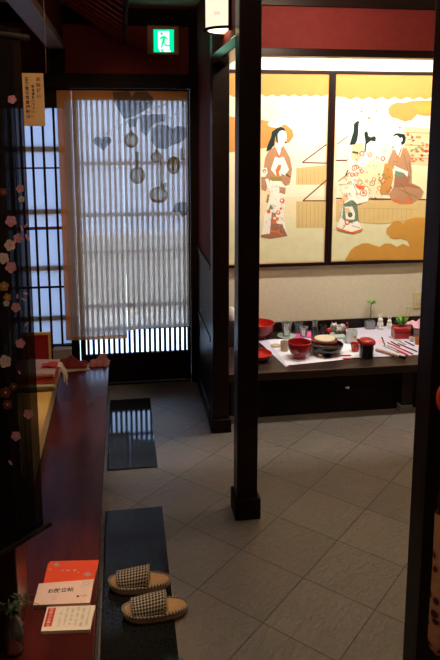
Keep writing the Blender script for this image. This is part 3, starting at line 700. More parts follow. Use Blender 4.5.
def bpx(px, py, off):
    r = ray(px, py); n = NN; o = Vector((0, 0, CAM_H)); t = ((NE-Vector((0, 0, 0))-o)*1.0).dot(n)/r.dot(n)
    # the curtain plane is vertical, n has no z
    p = o+r*t+n*off; return (p.x-NE.x, p.y-NE.y, p.z-.60)
def blossom(px, py, r, mi=0, rot=0):
    r *= .82
    pr = MB()
    for i in range(5):
        a = rot+2*PI*i/5-PI/2; c = (px+r*.55*math.cos(a), py+r*.55*math.sin(a))
        P = []
        for j in range(10):
            b = 2*PI*j/10; rr = r*.48
            P.append((c[0]+rr*math.cos(b), c[1]+rr*math.sin(b)))
        P[0] = P[0]
        pr.add([bpx(x, y, .006) for x, y in P], [tuple(range(10))], mi)
    pr.add([bpx(px+r*.22*math.cos(2*PI*j/8), py+r*.22*math.sin(2*PI*j/8), .0066) for j in range(8)], [tuple(range(8))], 1 if mi != 1 else 0)
    pr.build('blossom_print', ['petal', 'petalw', 'petald', 'yellowp'], bpan, recalc=False)
def petal(px, py, l, a, mi=0):
    pr = MB(); pr.add([bpx(px+l*math.cos(t)*math.cos(a)-l*.45*math.sin(t)*math.sin(a), py+l*math.cos(t)*math.sin(a)+l*.45*math.sin(t)*math.cos(a), .006) for t in [2*PI*j/10 for j in range(10)]], [tuple(range(10))], mi)
    pr.build('petal_print', ['petal', 'petalw', 'petald', 'yellowp'], bpan, recalc=False)
for x, y, r, mi in ((10.5, 99.5, 5.5, 0), (18.5, 188.5, 5, 0), (20, 199, 4, 1), (9.5, 221, 7, 0), (8.5, 245, 7, 1), (16.5, 238, 6, 0), (2, 258, 7, 1), (9.5, 267, 7, 0), (14.5, 307, 6, 0), (19, 343, 6, 0), (3.5, 361, 8, 1), (27, 413.5, 6, 0), (14.5, 435.5, 6, 0), (2.5, 286, 6, 3), (6, 297, 5, 3), (5, 303, 4, 1), (4, 392, 7, 2), (12, 386, 5, 2), (6, 404, 6, 2), (2, 192, 5, 2)): blossom(x, y, r, mi, x)
for x, y, l, a in ((20.5, 228, 3, 1.3), (26, 237, 4, 1.1), (24.5, 225.5, 2.6, 2.2), (24, 293, 2.8, .3), (22, 299, 2.4, .6), (25, 324, 3, 2.3), (9, 462, 3, .9), (16, 296, 2.5, 1.5), (18, 372, 2.2, 1)): petal(x, y, l, a)

# ================================================================= PAPER NOTICE ON A STRING
M['notice'] = pbr('aged_notice_paper', (.86, .62, .33), .8, .2, noise=(30, (.92, .68, .38), 4, (1, 1, 1)))
c0, c1 = at(21.8, 73, Y=2.3), at(43.5, 73, Y=2.3); zb = at(26, 126, Y=2.3).z
nt = thing('paper_notice', 'small tan paper notice with vertical handwriting hanging near the blossom curtain', 'notice', ((c0.x+c1.x)/2-.001, 2.3, zb))
nw = (c1.x-c0.x)/2; nh = c0.z-zb
MB().bb(-nw, nw, 0, .0012, 0, nh).build('sheet', 'notice', nt)
tx = MB(); F = Matrix.Rotation(PI/2, 4, 'X')
def col(txt, x, ztop, size, step, mi):
    for i, ch in enumerate(txt):
        put_text(tx, ch, size, Matrix.Translation((x, -.0006, ztop-i*step)) @ F, mi, bold=.02)
col('おねがい', nw*.50, nh-.020, .0145, .0185, 0)
col('各客室の写真撮影は', -nw*.56, nh-.020, .0130, .0152, 0)
col('御遠慮願い下さい。', -nw*.02, nh-.044, .0098, .0118, 0)
col('○○○○', -nw*.26, nh-.092, .008, .0165, 1)
tx.build('handwriting', ['ink', 'redink'], nt, recalc=False)
sp = MB(); sp.tube([(nw+.010, .002, nh+.002), (nw*.8, .002, nh-.004)], .0008, 5); sp.tube([(nw+.010, .002, nh), (nw+.010, .03, CEIL-zb-.002)], .0008, 5); sp.build('string', 'redpost', nt)

# ================================================================= LEFT LEDGE: TABLE, TEXTILES, FRAME
LZ = .2
tb = thing('low_table', 'low honey coloured wooden display table on the ledge under the folded textiles', 'table', (-.63, 3.3, LZ))
MB().bb(-.215, .213, -.62, .57, .085, .112).build('table_top', 'lightwood', tb, bevel=.003)
MB().bb(.198, .210, -.61, .56, 0, .085).build('side_board', 'palewood', tb, bevel=.002)
MB().bb(-.212, -.20, -.61, .56, 0, .085).build('side_board', 'palewood', tb, bevel=.002)
MB().bb(-.20, .198, -.61, -.595, 0, .085).build('end_board', 'palewood', tb, bevel=.002)
TZ = LZ+.1125
def folded(name, label, cat, cx, cy, z, w, dpt, h, mat, seed, group, sag=.003, stripes=None):
    random.seed(seed); ph = [random.uniform(0, 6) for _ in range(4)]; mb = MB()
    def sec(u, v):   # v runs round the cross-section (in x-z), u along y
        a = 2*PI*v; e = 4.5
        cxs = math.copysign(abs(math.cos(a))**(2/e), math.cos(a)); czs = math.copysign(abs(math.sin(a))**(2/2.4), math.sin(a))
        return cxs, czs
    NV = 30; NU = 14; n = len(mb.v)
    for i in range(NU+1):
        u = i/NU; taper = 1 if 0 < i < NU else .985
        for j in range(NV):
            cxs, czs = sec(u, j/NV)
            x = cxs*w/2+.004*math.sin(u*5+ph[0])*abs(czs); y = (u-.5)*dpt*taper+.004*math.sin(cxs*4+ph[1])
            zz = h/2+czs*h/2*taper+(.0025*math.sin(u*7+cxs*5+ph[2]) if czs > 0 else 0)
            mb.v.append(Vector((x, y, zz)))
    for i in range(NU):
        for j in range(NV):
            k2 = (j+1) % NV
            mb.f.append([n+i*NV+j, n+i*NV+k2, n+(i+1)*NV+k2, n+(i+1)*NV+j]); mb.m.append(0 if not stripes or (j+i) % 3 else 1)
    mb.f.append([n+j for j in range(NV)][::-1]); mb.f.append([n+NU*NV+j for j in range(NV)]); mb.m += [0, 0]
    o = mb.build(name, [mat, stripes or mat], None, smooth=True, loc=(cx, cy, z), rz=random.uniform(-.05, .05))
    return tag(o, label, cat, group)
TEX = [('grey green', (.20, .19, .13), .018), ('olive cream', (.36, .30, .14), .018), ('cream', (.50, .42, .26), .017), ('rust red', (.36, .06, .03), .018),
       ('bright red', (.45, .030, .03), .020), ('orange striped', (.52, .18, .07), .018), ('greyish pink', (.38, .25, .27), .020)]
z = TZ+.0005; pos = ['at the very bottom of the stack', 'second from the bottom of the stack', 'just below the rust red one', 'below the bright red one', 'in the upper middle of the stack', 'just under the top of the stack', 'on top of the stack']
for i, (nm, c, h) in enumerate(TEX):
    m = pbr('textile_'+nm.replace(' ', '_'), c, .9, .1, noise=(70, tuple(v*1.25 for v in c), 3, (1, 3, 1)), sheen=.2)
    folded('folded_textile', f'{nm} folded textile {pos[i]} on the low table', 'textile', -.565+.006*math.sin(i*2.3), 3.70+.006*math.cos(i*1.7), z, .335, .235, h*.74, m, 20+i, 'folded textiles on the low table')
    z += h*.74+.0035
# fringed scarf hanging at the stack's edge
M['fringe'] = pbr('cream_fringe', (.62, .55, .46), .9, .1)
fs = thing('fringed_scarf', 'narrow scarf end with cream fringe lying over the edge of the folded textiles', 'scarf', (-.385, 3.66, z))
MB().grid(lambda u, v: (-.09+u*.088, -.02+v*.07, .004+.004*math.sin(u*6+v*4)), 6, 4).grid(lambda u, v: (-.09+u*.088, -.02+v*.07, .010+.004*math.sin(u*6+v*4)), 6, 4).build('scarf_cloth', pbr('scarf_red', (.42, .05, .06), .9, .1), fs, smooth=True)
random.seed(4)
for i in range(9):
    y = -.02+.0085*i; l = random.uniform(.07, .115)
    MB().tube([(-.004, y, .008), (.012+.003*math.sin(i), y, .004), (.030+.010*random.random(), y+random.uniform(-.004, .004), -l*.5), (.030+.018*random.random(), y+random.uniform(-.008, .008), -l)], .0028, 6).build('tassel', 'fringe', fs, smooth=True)
# framed red panel
fp0, fp1 = at(33, 358, Y=4.20), at(50.3, 358, Y=4.20); zt = at(50, 332, Y=4.20).z
fr_ = thing('cloth_picture', 'small red cloth panel in a honey coloured frame on the ledge before the shoji window', 'framed panel', (fp1.x-.083, 4.20, LZ))
h0 = .030; h1 = zt-LZ; hx = .09; M['redcloth'] = pbr('red_cloth', (.30, .016, .016), .8, .2, noise=(60, (.36, .02, .02), 3, (1, 1, 1)))
MB().bb(-hx, hx, -.012, .012, h0, h0+.022).bb(-hx, hx, -.012, .012, h1-.014, h1).bb(-hx, -hx+.015, -.012, .012, h0+.022, h1-.014).bb(hx-.015, hx, -.012, .012, h0+.022, h1-.014).build('frame', 'lightwood', fr_, bevel=.002)
MB().bb(-hx+.015, hx-.015, -.004, .008, h0+.022, h1-.014).build('red_cloth', 'redcloth', fr_)
MB().bb(-hx-.004, hx+.004, -.03, .03, 0, h0).build('stand', 'palewood', fr_, bevel=.003)
mt = MB()
for pts in (((-.03, .085), (-.012, .088), (-.006, .100), (-.018, .108), (-.03, .104)), ((-.006, .090), (.004, .096), (.0, .104)), ((-.04, .080), (-.034, .078), (-.028, .092))):
    mt.add([(x-.015, -.0046, zz) for x, zz in pts], [tuple(range(len(pts)))])
mt.build('bird_motif', 'gold', fr_, recalc=False)
# pale box behind
q0, q1 = at(53, 348, Y=4.36), at(69.5, 350, Y=4.36)
bx = thing('small_box', 'pale grey lidded box on the ledge behind the dark red cloth', 'box', ((q0.x+q1.x)/2+.004, 4.392, LZ))
M['greybox'] = pbr('grey_box', (.30, .28, .27), .7, .2)
MB().bb(-.06, .06, -.03, .03, 0, .075).build('body', 'greybox', bx, bevel=.003)
MB().bb(-.062, .062, -.032, .032, .0755, .10).build('lid', 'greybox', bx, bevel=.006)
def crumple(name, label, cat, cx, cy, z, w, dpt, h, mats, seed, rz=0, group=None):
    random.seed(seed); ph = [random.uniform(0, 6) for _ in range(6)]
    def hh(u, v):
        e = (1-abs(2*u-1)**4)*(1-abs(2*v-1)**4)
        return e*h*(.55+.25*math.sin(u*7+ph[0]+2*v)+.2*math.sin(v*8+ph[1]+3*u)+.12*math.sin(u*17+ph[2]))
    def P(u, v, top):
        a = 1+.06*math.sin(v*9+ph[3]); b = 1+.08*math.sin(u*8+ph[4])
        return ((u-.5)*w*a, (v-.5)*dpt*b, (.004+max(0, hh(u, v))) if top else 0)
    mb = MB(); NU, NV = 26, 16
    mb.grid(lambda u, v: P(u, v, True), NU, NV); mb.grid(lambda u, v: P(u, v, False), NU, NV)
    b = (NU+1)*(NV+1)
    for i in range(NU):
        for j in (0, NV): mb.f.append([i*(NV+1)+j, (i+1)*(NV+1)+j, b+(i+1)*(NV+1)+j, b+i*(NV+1)+j]); mb.m.append(0)
    for j in range(NV):
        for i in (0, NU): mb.f.append([i*(NV+1)+j, i*(NV+1)+j+1, b+i*(NV+1)+j+1, b+i*(NV+1)+j]); mb.m.append(0)
    o = mb.build(name, mats, None, smooth=True, loc=(cx, cy, z), rz=rz)
    return tag(o, label, cat, group)
M['darkredcloth'] = pbr('dark_red_cloth', (.14, .012, .016), .85, .2, noise=(25, (.24, .025, .03), 3, (1, 1, 1)), sheen=.2)
M['pinkredcloth'] = pbr('pink_red_cloth', (.42, .10, .10), .85, .2, noise=(28, (.58, .24, .22), 4, (1, 1, 1)), sheen=.2)
M['pinkcloth2'] = pbr('salmon_cloth', (.62, .26, .18), .85, .2, noise=(28, (.70, .36, .26), 4, (1, 1, 1)), sheen=.2)
M['creamcloth'] = pbr('cream_cloth', (.48, .38, .28), .85, .2)
crumple('folded_cloth', 'flat cream cloth spread under the dark red cloth on the ledge', 'cloth', -.355, 4.262, LZ, .22, .13, .006, 'creamcloth', 2)
crumple('folded_cloth', 'crumpled dark red cloth on the ledge next to the pale grey box', 'cloth', -.365, 4.272, LZ+.0125, .21, .10, .074, 'darkredcloth', 5, -.12)
crumple('folded_cloth', 'crumpled pink and red cloth at the far corner of the ledge', 'cloth', -.180, 4.315, LZ, .130, .11, .066, 'pinkredcloth', 8, -.1)

# ================================================================= BOOKLETS ON THE LEDGE
def slab(px, zt, zb):
    P = [at(a, b, Z=zt) for a, b in px]; c = sum(P, Vector())/len(P); c.z = zb
    return c, [p-c for p in P]
M['orangered'] = pbr('orange_red_cover', (.78, .075, .010), .45, .4); M['pinkcover'] = pbr('pale_pink_cover', (.82, .60, .52), .6, .3); M['pagewhite'] = pbr('page_edges', (.60, .50, .44), .8, .2)
M['flyer'] = pbr('cream_flyer_paper', (.82, .73, .62), .7, .2)
def stack_of_paper(name, label, cat, px, zt, mcover, mpages):
    c, P = slab(px, zt, LZ); t = thing(name, label, cat, c)
    th = zt-LZ
    MB().prism([(p.x, p.y, 0) for p in P], (0, 0, th-.0012)).build('pages', mpages, t)
    MB().prism([(p.x*1.004, p.y*1.004, th-.0011) for p in P], (0, 0, .0011)).build('cover', mcover, t)
    return t, c, P, th
rot_of = lambda P: math.atan2(P[1].y-P[0].y, P[1].x-P[0].x)
bk, c, P, th = stack_of_paper('booklet', 'orange red booklet with gold leaf prints at the back of the three paper piles', 'booklet', ((50.5, 561.2), (98.8, 560), (94.2, 580.2), (43.5, 583.5), (46, 572), (48, 564)), .209, 'orangered', 'pagewhite')
pm = MB()
def onb2(px, py): p = at(px, py, Z=.2093)-c; return (p.x, p.y, .2094-LZ)
def gleaf(px, py, sx, sy, mi=0):
    pm.add([onb2(px+sx*a, py+sy*b) for a, b in ((-1, .2), (-.6, -.3), (-.2, -.2), (.1, -1), (.3, -.3), (.9, -.2), (.5, .3), (1, .7), (.2, .6), (-.3, 1), (-.4, .5))], [tuple(range(11))], mi)
k = 440/60
gleaf(40+122/k, 560+32/k, 3.8, 2.6, 0); gleaf(40+72/k, 560+68/k, 1.6, 1.3, 1); gleaf(40+350/k, 560+102/k, 4.6, 2.6, 0)
for pts in (((148, 74), (158, 80), (176, 66), (172, 72), (160, 84)), ((192, 76), (218, 72), (218, 78), (194, 82)), ((240, 70), (252, 74), (270, 66), (256, 82), (248, 80)), ((278, 88), (286, 88), (284, 94), (278, 94))):
    pm.add([onb2(40+a/k, 560+b/k) for a, b in pts], [tuple(range(len(pts)))], 2)
pm.build('cover_print', ['silver', 'gold', 'cream'], bk, recalc=False)
bk, c, P, th = stack_of_paper('booklet', 'pale pink booklet with black brush title lying between the red booklet and the flyers', 'booklet', ((39.0, 583.6), (93.8, 579.2), (89.8, 602.5), (33.2, 605.0)), .215, 'pinkcover', 'pinkcover')
a = rot_of(P); tm = MB(); T = Matrix.Translation((0, 0, th+.0002)) @ Matrix.Rotation(a, 4, 'Z')
q = at(60.5, 590.5, Z=.215)-c; put_text(tm, 'お献立帖', .022, Matrix.Translation((q.x, q.y, th+.0002)) @ Matrix.Rotation(a, 4, 'Z'), 0, space=1.0, bold=.022)
tm.build('title', ['ink'], bk, recalc=False); tm = MB()
q = at(81.5, 596, Z=.215)-c; R2 = Matrix.Translation((q.x, q.y, th+.0002)) @ Matrix.Rotation(a, 4, 'Z')
tm.add([(-.016, -.004, 0), (-.008, -.004, 0), (-.008, .004, 0), (-.016, .004, 0)], [(0, 1, 2, 3)], 0, R2); put_text(tm, '一八', .012, R2 @ Matrix.Translation((.006, 0, 0)), 0, bold=.02)
tm.build('crest_and_byline', ['ink'], bk, recalc=False)
wm = MB()
c_ = c
def fl(px, py, r, n=6):
    for i in range(n):
        t = 2*PI*i/n; p = at(px+r*math.cos(t)*.8, py+r*.6*math.sin(t), Z=.2152)-c_
        wm.add([(p.x+.0030*math.cos(b)*r/3, p.y+.0034*math.sin(b)*r/3, th+.0001) for b in [2*PI*j/8 for j in range(8)]], [tuple(range(8))])
M['wash'] = pbr('grey_wash_print', (.64, .46, .42), .7, .2); M['wash2'] = pbr('blue_grey_wash_print', (.58, .52, .48), .7, .2)
fl(54, 598, 2.6); wm.build('flower_print', 'wash', bk, recalc=False)
wm = MB(); fl(86, 583.5, 3.2, 8); fl(82, 586.5, 2.2); fl(90, 581, 1.8); wm.build('flower_print', 'wash2', bk, recalc=False)
bk, c, P, th = stack_of_paper('flyer_stack', 'stack of cream flyers with a red title strip nearest the glass vase', 'flyers', ((47.3, 607.0), (95.4, 605.2), (89.8, 629.3), (41.0, 631.2)), .212, 'flyer', 'flyer')
a = rot_of(P); up = math.atan2(P[0].y-P[3].y, P[0].x-P[3].x)
def fp(u, v, dz=.0002):   # u along the long side, v from far to near
    p = P[0].lerp(P[1], u).lerp(P[3].lerp(P[2], u), v); return Vector((p.x, p.y, th+dz))
fm = MB(); fm.add([fp(.03, .06), fp(.19, .05), fp(.19, .82), fp(.03, .84)], [(0, 1, 2, 3)], 0)
for i, ch in enumerate('季節のお献立'):
    p = fp(.11, .13+.13*i, .0004); put_text(fm, ch, .013, Matrix.Translation(p) @ Matrix.Rotation(a, 4, 'Z'), 1)
txt = ['本日のおすすめ料理', '先付・お造り・焼物', '煮物・揚物・酢の物', '御飯・香の物・椀', '甘味とお茶を添えて', '一人前　三千円より']
for i, t_ in enumerate(txt):
    for j, ch in enumerate(t_):
        p = fp(.90-.115*i, .10+.085*j+(.06 if i % 2 else 0), .0003)
        if ch.strip() and .10+.085*j < .82: put_text(fm, ch, .0085 if i != 1 else .0105, Matrix.Translation(p) @ Matrix.Rotation(a, 4, 'Z'), 2)
fm.build('printed_text', ['redink', 'flyer', 'greyink'], bk, recalc=False)

# ================================================================= SLIPPERS
def slipper_w(t):   # half width along the slipper, t 0 heel .. 1 toe
    return .047*(max(0, 1-abs(2*t-1)**3.6))**.5*(.86+.16*math.sin(PI*(t-.15)))
def make_slipper(label, toe, heel):
    zf = .0062; a, b = at(*toe, Z=.03), at(*heel, Z=.03); mid = (a+b)/2; L = (a-b).length; ang = math.atan2(a.y-b.y, a.x-b.x)
    t = thing('slipper', label, 'slipper', (mid.x, mid.y, zf), ang, 'pair of houndstooth slippers')
    N = 40; tt = [(.5-.5*math.cos(PI*i/N)) for i in range(N+1)]
    def outline(sc): return [((u-.5)*L*sc, slipper_w(u)*sc) for u in tt]+[((u-.5)*L*sc, -slipper_w(u)*sc) for u in tt[-2:0:-1]]
    def curl(x): return .010*max(0, (x/L+.5-.72)/.28)**2
    def ringsolid(mb, levels, uvs=False):
        rings = []
        for sc, z in levels:
            n = len(mb.v); o = outline(sc)
            for q, (x, y) in enumerate(o):
                mb.v.append(Vector((x, y, z+curl(x))))
                if uvs: mb.uv[len(mb.v)-1] = (q*.9+.0, z*160)
            rings.append((n, len(o)))
        for (n, k), (m, _) in zip(rings, rings[1:]):
            for i in range(k): j = (i+1) % k; mb.f.append([n+i, n+j, m+j, m+i]); mb.m.append(0)
        mb.f.append([rings[0][0]+i for i in range(rings[0][1])][::-1]); mb.f.append([rings[-1][0]+i for i in range(rings[-1][1])]); mb.m += [0, 0]
        return mb
    ringsolid(MB(), [(.95, 0), (.985, .004), (1.0, .012), (1.0, .020), (.985, .024)]).build('sole', 'sole', t, smooth=True)
    ringsolid(MB(), [(.93, .0242), (.93, .0275), (.91, .0285)]).build('insole', 'straw', t, smooth=True)
    rim = MB(); K = 2*N
    o1 = outline(.975); n = 0; seg = 8
    for i, (x, y) in enumerate(o1):
        nx, ny = o1[(i+1) % len(o1)][0]-o1[i-1][0], o1[(i+1) % len(o1)][1]-o1[i-1][1]; l = math.hypot(nx, ny) or 1; nx, ny = -ny/l, nx/l
        for q in range(seg):
            b2 = 2*PI*q/seg; rim.v.append(Vector((x+nx*.006*math.cos(b2), y+ny*.006*math.cos(b2), .0265+curl(x)+.0055*math.sin(b2))))
            rim.uv[len(rim.v)-1] = (i*.95, q*.9)
    kk = len(o1)
    for i in range(kk):
        for q in range(seg):
            j, r = (i+1) % kk, (q+1) % seg
            rim.f.append([i*seg+q, j*seg+q, j*seg+r, i*seg+r]); rim.m.append(0)
    rim.build('rim_piping', 'check', t, smooth=True)
    st = MB(); u0, u1 = .39, .82
    def sp_(u, v, off=0):
        f = u0+(u1-u0)*u; x = (f-.5)*L; wv = slipper_w(f)*1.0+off
        hgt = (.062-.022*u)*(1+0)+off; a2 = PI*v
        lean = .010*math.sin(a2)*(1-2*u)*-1
        return (x+lean, wv*math.cos(a2), .022+curl(x)+hgt*math.sin(a2)**.8)
    st.grid(lambda u, v: sp_(u, v, 0), 18, 26, uvs=lambda u, v: (u*15, v*18))
    st.grid(lambda u, v: sp_(u, v, -.005), 18, 26, uvs=lambda u, v: (u*15, v*18))
    b = 19*27
    for i in range(26):
        for r in (0, 18): st.f.append([r*27+i, r*27+i+1, b+r*27+i+1, b+r*27+i]); st.m.append(0)
    st = st.build('strap', 'check', t, smooth=True)
    for u in (0, 1):
        e = MB(); pts = [sp_(u, .03+.94*i/24, -.002) for i in range(25)]; e.tube(pts, .0045, 8)
        for q in range(len(e.v)): e.uv[q] = ((q//8)*.95, (q % 8)*.9)
        e.build('strap_edging', 'check', st, smooth=True)
    return t
make_slipper('checked slipper lying wholly on the granite slab, nearer the door', (108.5, 583), (170.5, 579))
make_slipper('checked slipper with its heel off the granite slab, farther from the door', (122, 612), (188.5, 604))

# ================================================================= GLASS VASE BY THE LOWER POST
vp = at(14, 651, Z=LZ)
vs = thing('bud_vase', 'small clear glass vase holding a dark green sprig at the dark red post', 'vase', vp)
MB().lathe([(.026, 0), (.030, .004), (.031, .05), (.029, .09), (.018, .108), (.016, .125), (.018, .130), (.0155, .130), (.0145, .108), (.026, .088), (.028, .05), (.027, .008), (0, .008)], seg=24).build('glass_body', 'vaseglass', vs, smooth=True)
MB().lathe([(.0255, .0085), (.0265, .05), (.0262, .058), (0, .058)], seg=24).build('water', 'tinted', vs, smooth=True)
random.seed(12); spg = MB()
for i in range(16):
    a = random.uniform(-2.2, 1.2); l = random.uniform(.05, .11); r = random.uniform(.015, .06)
    x0 = (random.uniform(-.006, .006), random.uniform(-.006, .006), .03)
    top = (x0[0]*1.5, x0[1], .135); e = (r*math.cos(a), r*math.sin(a), .135+l*.55); e2 = (r*1.8*math.cos(a), r*1.8*math.sin(a), .130+l*.38)
    spg.tube([x0, top, e, e2], [.0012, .0012, .001, .0005], 5)
    for f in (0.25, .5, .75, 1):
        p = Vector(top).lerp(Vector(e), f); b = random.uniform(0, 6); l2 = random.uniform(.012, .026); d_ = Vector((math.cos(b), math.sin(b), random.uniform(-.6, .7)))*l2; w_ = d_.cross(Vector((0, 0, 1))).normalized()*.0028
        spg.add([p, p+d_*.5+w_, p+d_, p+d_*.5-w_], [(0, 1, 2, 3)])
spg.build('sprig', 'sprig', vs)

# ================================================================= HANGING FLORAL BAG BY THE POST
def floral():
    m, N, L = newmat('floral_fabric'); b = N['Principled BSDF']; b.inputs['Roughness'].default_value = .9
    tc = N.new('ShaderNodeTexCoord'); vo = N.new('ShaderNodeTexVoronoi'); vo.inputs['Scale'].default_value = 26
    nz = N.new('ShaderNodeTexNoise'); nz.inputs['Scale'].default_value = 20; L.new(tc.outputs['Object'], vo.inputs['Vector']); L.new(tc.outputs['Object'], nz.inputs['Vector'])
    r1 = N.new('ShaderNodeValToRGB'); e = r1.color_ramp.elements; e[0].position = .50; e[0].color = (.035, .012, .022, 1); e[1].position = .58; e[1].color = (.50, .22, .16, 1)
    x = e.new(.85); x.color = (.62, .38, .24, 1)
    ad = N.new('ShaderNodeMath'); ad.operation = 'MULTIPLY_ADD'; ad.inputs[1].default_value = .5
    L.new(nz.outputs['Fac'], ad.inputs[0]); L.new(vo.outputs['Distance'], ad.inputs[2]); 
    L.new(ad.outputs[0], r1.inputs[0]); L.new(r1.outputs[0], b.inputs['Base Color']); return m
M['floral'] = floral(); M['orangeknot'] = pbr('orange_red_silk', (.75, .09, .02), .6, .3)
b0 = at(440, 640, Y=1.49)
bg = thing('hanging_bag', 'pink floral cloth bag with an orange silk knot hanging in front of the wide post', 'bag', (.88, 1.49, b0.z))
prof = [(435.2, 513), (433.5, 560), (431, 600), (429, 628), (428.3, 640), (430, 648), (436, 655)]
L_ = [at(a, b, Y=1.49) for a, b in prof]; n = len(L_)
def bag(u, v):
    f = u*(n-1); i = min(n-2, int(f)); p = L_[i].lerp(L_[i+1], f-i); hw = .88-p.x
    a = 2*PI*v; bulge = .035*math.sin(PI*min(1, .15+u*.85))**.6+.004
    return (-hw*math.cos(a), bulge*math.sin(a)*(1+.1*math.sin(9*a)), p.z-b0.z)
mb = MB().grid(bag, 24, 36); mb.build('bag_body', 'floral', bg, smooth=True)
tz = L_[0].z-b0.z
MB().lathe([(.0, -.012), (.072, -.012), (.078, .02), (.070, .06), (.074, .085), (.03, .10), (0, .10)], (0, 0, tz+.01), 20, sx=1, sy=.42).build('black_collar', 'blacklac', bg, smooth=True)
ok = at(446, 398, Y=1.49)
MB().ell((ok.x-.88, 0, ok.z-b0.z), (.026, .02, .042)).build('silk_knot', 'orangeknot', bg, smooth=True)
MB().tube([(0, 0, tz+.10), (ok.x-.88, 0, ok.z-b0.z-.03)], .004, 6).tube([(ok.x-.88, 0, ok.z-b0.z+.03), (ok.x-.88, 0, CEIL-b0.z-.002)], .003, 6).build('cord', 'ink', bg)

# ================================================================= THINGS ON THE BENCH
def mpp(P): return ((P.x*-_sy*-1*0)+P.y*_cy+P.x*-_sy*-1*0+0)/FPX*1.0 if False else (Vector((P.x, P.y, P.z-CAM_H)).dot(Vector((-_sy*_c, _cy*_c, -_s))))/FPX
def base(px, py, z=BZ): p = at(px, py, Z=z); return p, mpp(p)
def paper(label, px, z, mat, th=.0012):
    P = [at(a, b, Z=z) for a, b in px]; c = sum(P, Vector())/len(P)
    o = MB().prism([(p.x-c.x, p.y-c.y, 0) for p in P], (0, 0, th)).build('paper_sheet', mat, None, loc=(c.x, c.y, z))
    return tag(o, label, 'paper')
paper('bluish white paper sheet under the white one at the red bowls', ((258, 341), (276, 339), (300, 360), (286, 367)), BZ, 'bluepaper')
paper('large white paper sheet under the footed red bowl', ((268, 340.5), (300, 337), (352, 338), (365, 357.5), (287, 365.5)), BZ+.0013, 'paper')
paper('lavender paper sheet under the chopsticks', ((350, 329), (395, 324), (422, 343), (418, 355), (366, 357.6)), BZ+.0026, 'lavpaper')
PZ = BZ+.004
def pot(name, label, cat, px, py, prof, mats, z=PZ, parts=None, group=None, rz=0):
    """prof in pixels (r, z)"""
    p, k = base(px, py, z); t = thing(name, label, cat, p, rz, group)
    return t, k
def L1(t, name, k, prof, mat, **kw): return MB().lathe([(r*k, z*k) for r, z in prof], **kw).build(name, mat, t, smooth=True)
def bowl_prof(R, h, foot, fh, th=.8):
    out = [(foot, 0), (foot, fh)]; inn = []
    for i in range(1, 9):
        a = i/8*PI/2; out.append((foot+(R-foot)*math.sin(a)**.8, fh+(h-fh)*(1-math.cos(a))))
    inn = [(r-th, max(fh+.8, z)) for r, z in out[:1:-1]]
    return out, inn
def bowl(label, px, py, R, h, foot, fh, mo, mi_, z=PZ, name='lacquer_bowl', cat='bowl', th=.8):
    t, k = pot(name, label, cat, px, py, None, None, z); o, i = bowl_prof(R, h, foot, fh, th)
    L1(t, 'outer', k, [(0, 0)]+o, mo, cap=False); L1(t, 'inside', k, [(o[-1][0], h)]+i+[(0, i[-1][1])], mi_, cap=False); return t, k
bowl('wide red lacquer bowl at the alcove post behind the flat red dish', 259, 337, 15.5, 15, 7.5, 3, 'darkred', 'brightred', BZ+.0013)
bowl('flat red dish with pale centre at the bench edge by the middle post', 257, 359.5, 15, 7, 6, 1.2, 'darkred', 'brightred', BZ, 'lacquer_dish', 'dish')
bowl('footed dark red soup bowl standing on the white paper sheet', 299.5, 357.5, 12, 16.5, 6.2, 4, 'redlac', 'redlac')
# cream cup and coaster behind it
t, k = pot('teacup', 'small cream cup half hidden by the footed red bowl', 'cup', 284.5, 350.5, None, None); L1(t, 'body', k, [(0, 0), (4, 0), (4.2, 9.5), (3.5, 9.5), (3.3, 1), (0, 1)], 'tan')
t, k = pot('coaster', 'flat tan coaster beside the wide red bowl', 'coaster', 276, 346, None, None); L1(t, 'disc', k, [(0, 0), (5, 0), (5, 1), (0, 1)], 'tan')
# glasses on a mint saucer and the pink cloth
t, k = pot('saucer', 'mint green glass saucer under the flared tumbler', 'saucer', 286.5, 337, None, None, BZ+.0013); L1(t, 'dish', k, [(0, 0), (5, 0), (9, 1.2), (9.2, 1.6), (5, .8), (0, .8)], 'celadon')
def tumbler(label, px, py, r0, r1, h, z=BZ+.0013, mat='glass'):
    t, k = pot('glass_tumbler', label, 'glass', px, py, None, None, z, group=None)
    L1(t, 'glass_body', k, [(0, 0), (r0, 0), (r1, h), (r1-.5, h), (r0-.4, 1.4), (0, 1.4)], mat); return t
ps = base(286.5, 337, BZ+.0013)[1]
tumbler('flared clear tumbler standing on the mint green saucer', 286.5, 336.2, 3.4, 5.6, 14.5, BZ+.0015+1.0*ps)
P = [at(a, b, Z=BZ+.0028) for a, b in ((292, 338.6), (295, 332.5), (314, 331.5), (313, 337.8))]; c = sum(P, Vector())/4
tag(MB().prism([(p.x-c.x, p.y-c.y, 0) for p in P], (0, 0, .003)).build('pink_napkin', 'pink', None, loc=c), 'bright pink napkin under the two short glasses', 'napkin')
tumbler('short smoky glass at the back of the pink napkin', 298, 332.6, 4.0, 4.8, 10.5, BZ+.006, 'tinted')
tumbler('short clear glass at the front of the pink napkin', 303.5, 336.6, 3.2, 4.6, 10, BZ+.006)
# black tumblers
def black_cup(label, px, py, r, h, glass):
    t, k = pot('black_cup', label, 'cup', px, py, None, None, BZ+.0014)
    L1(t, 'body', k, [(0, 0), (r, 0), (r, h), (r-.6, h), (r-.6, 1), (0, 1)], 'blacklac')
    if glass: L1(t, 'glass_insert', k, [(r-1.1, 1.2), (r-1, h+.2), (r-.2, h+6.5), (r-.7, h+6.5), (r-1.4, h), (r-1.5, 1.4), (0, 1.4)], 'tinted')
black_cup('tall black cup with a clear glass set into it', 314.5, 339.0, 3.4, 12.5, True)
black_cup('plain black cup in front of the cat figurine', 323, 335.8, 3.3, 11, False)
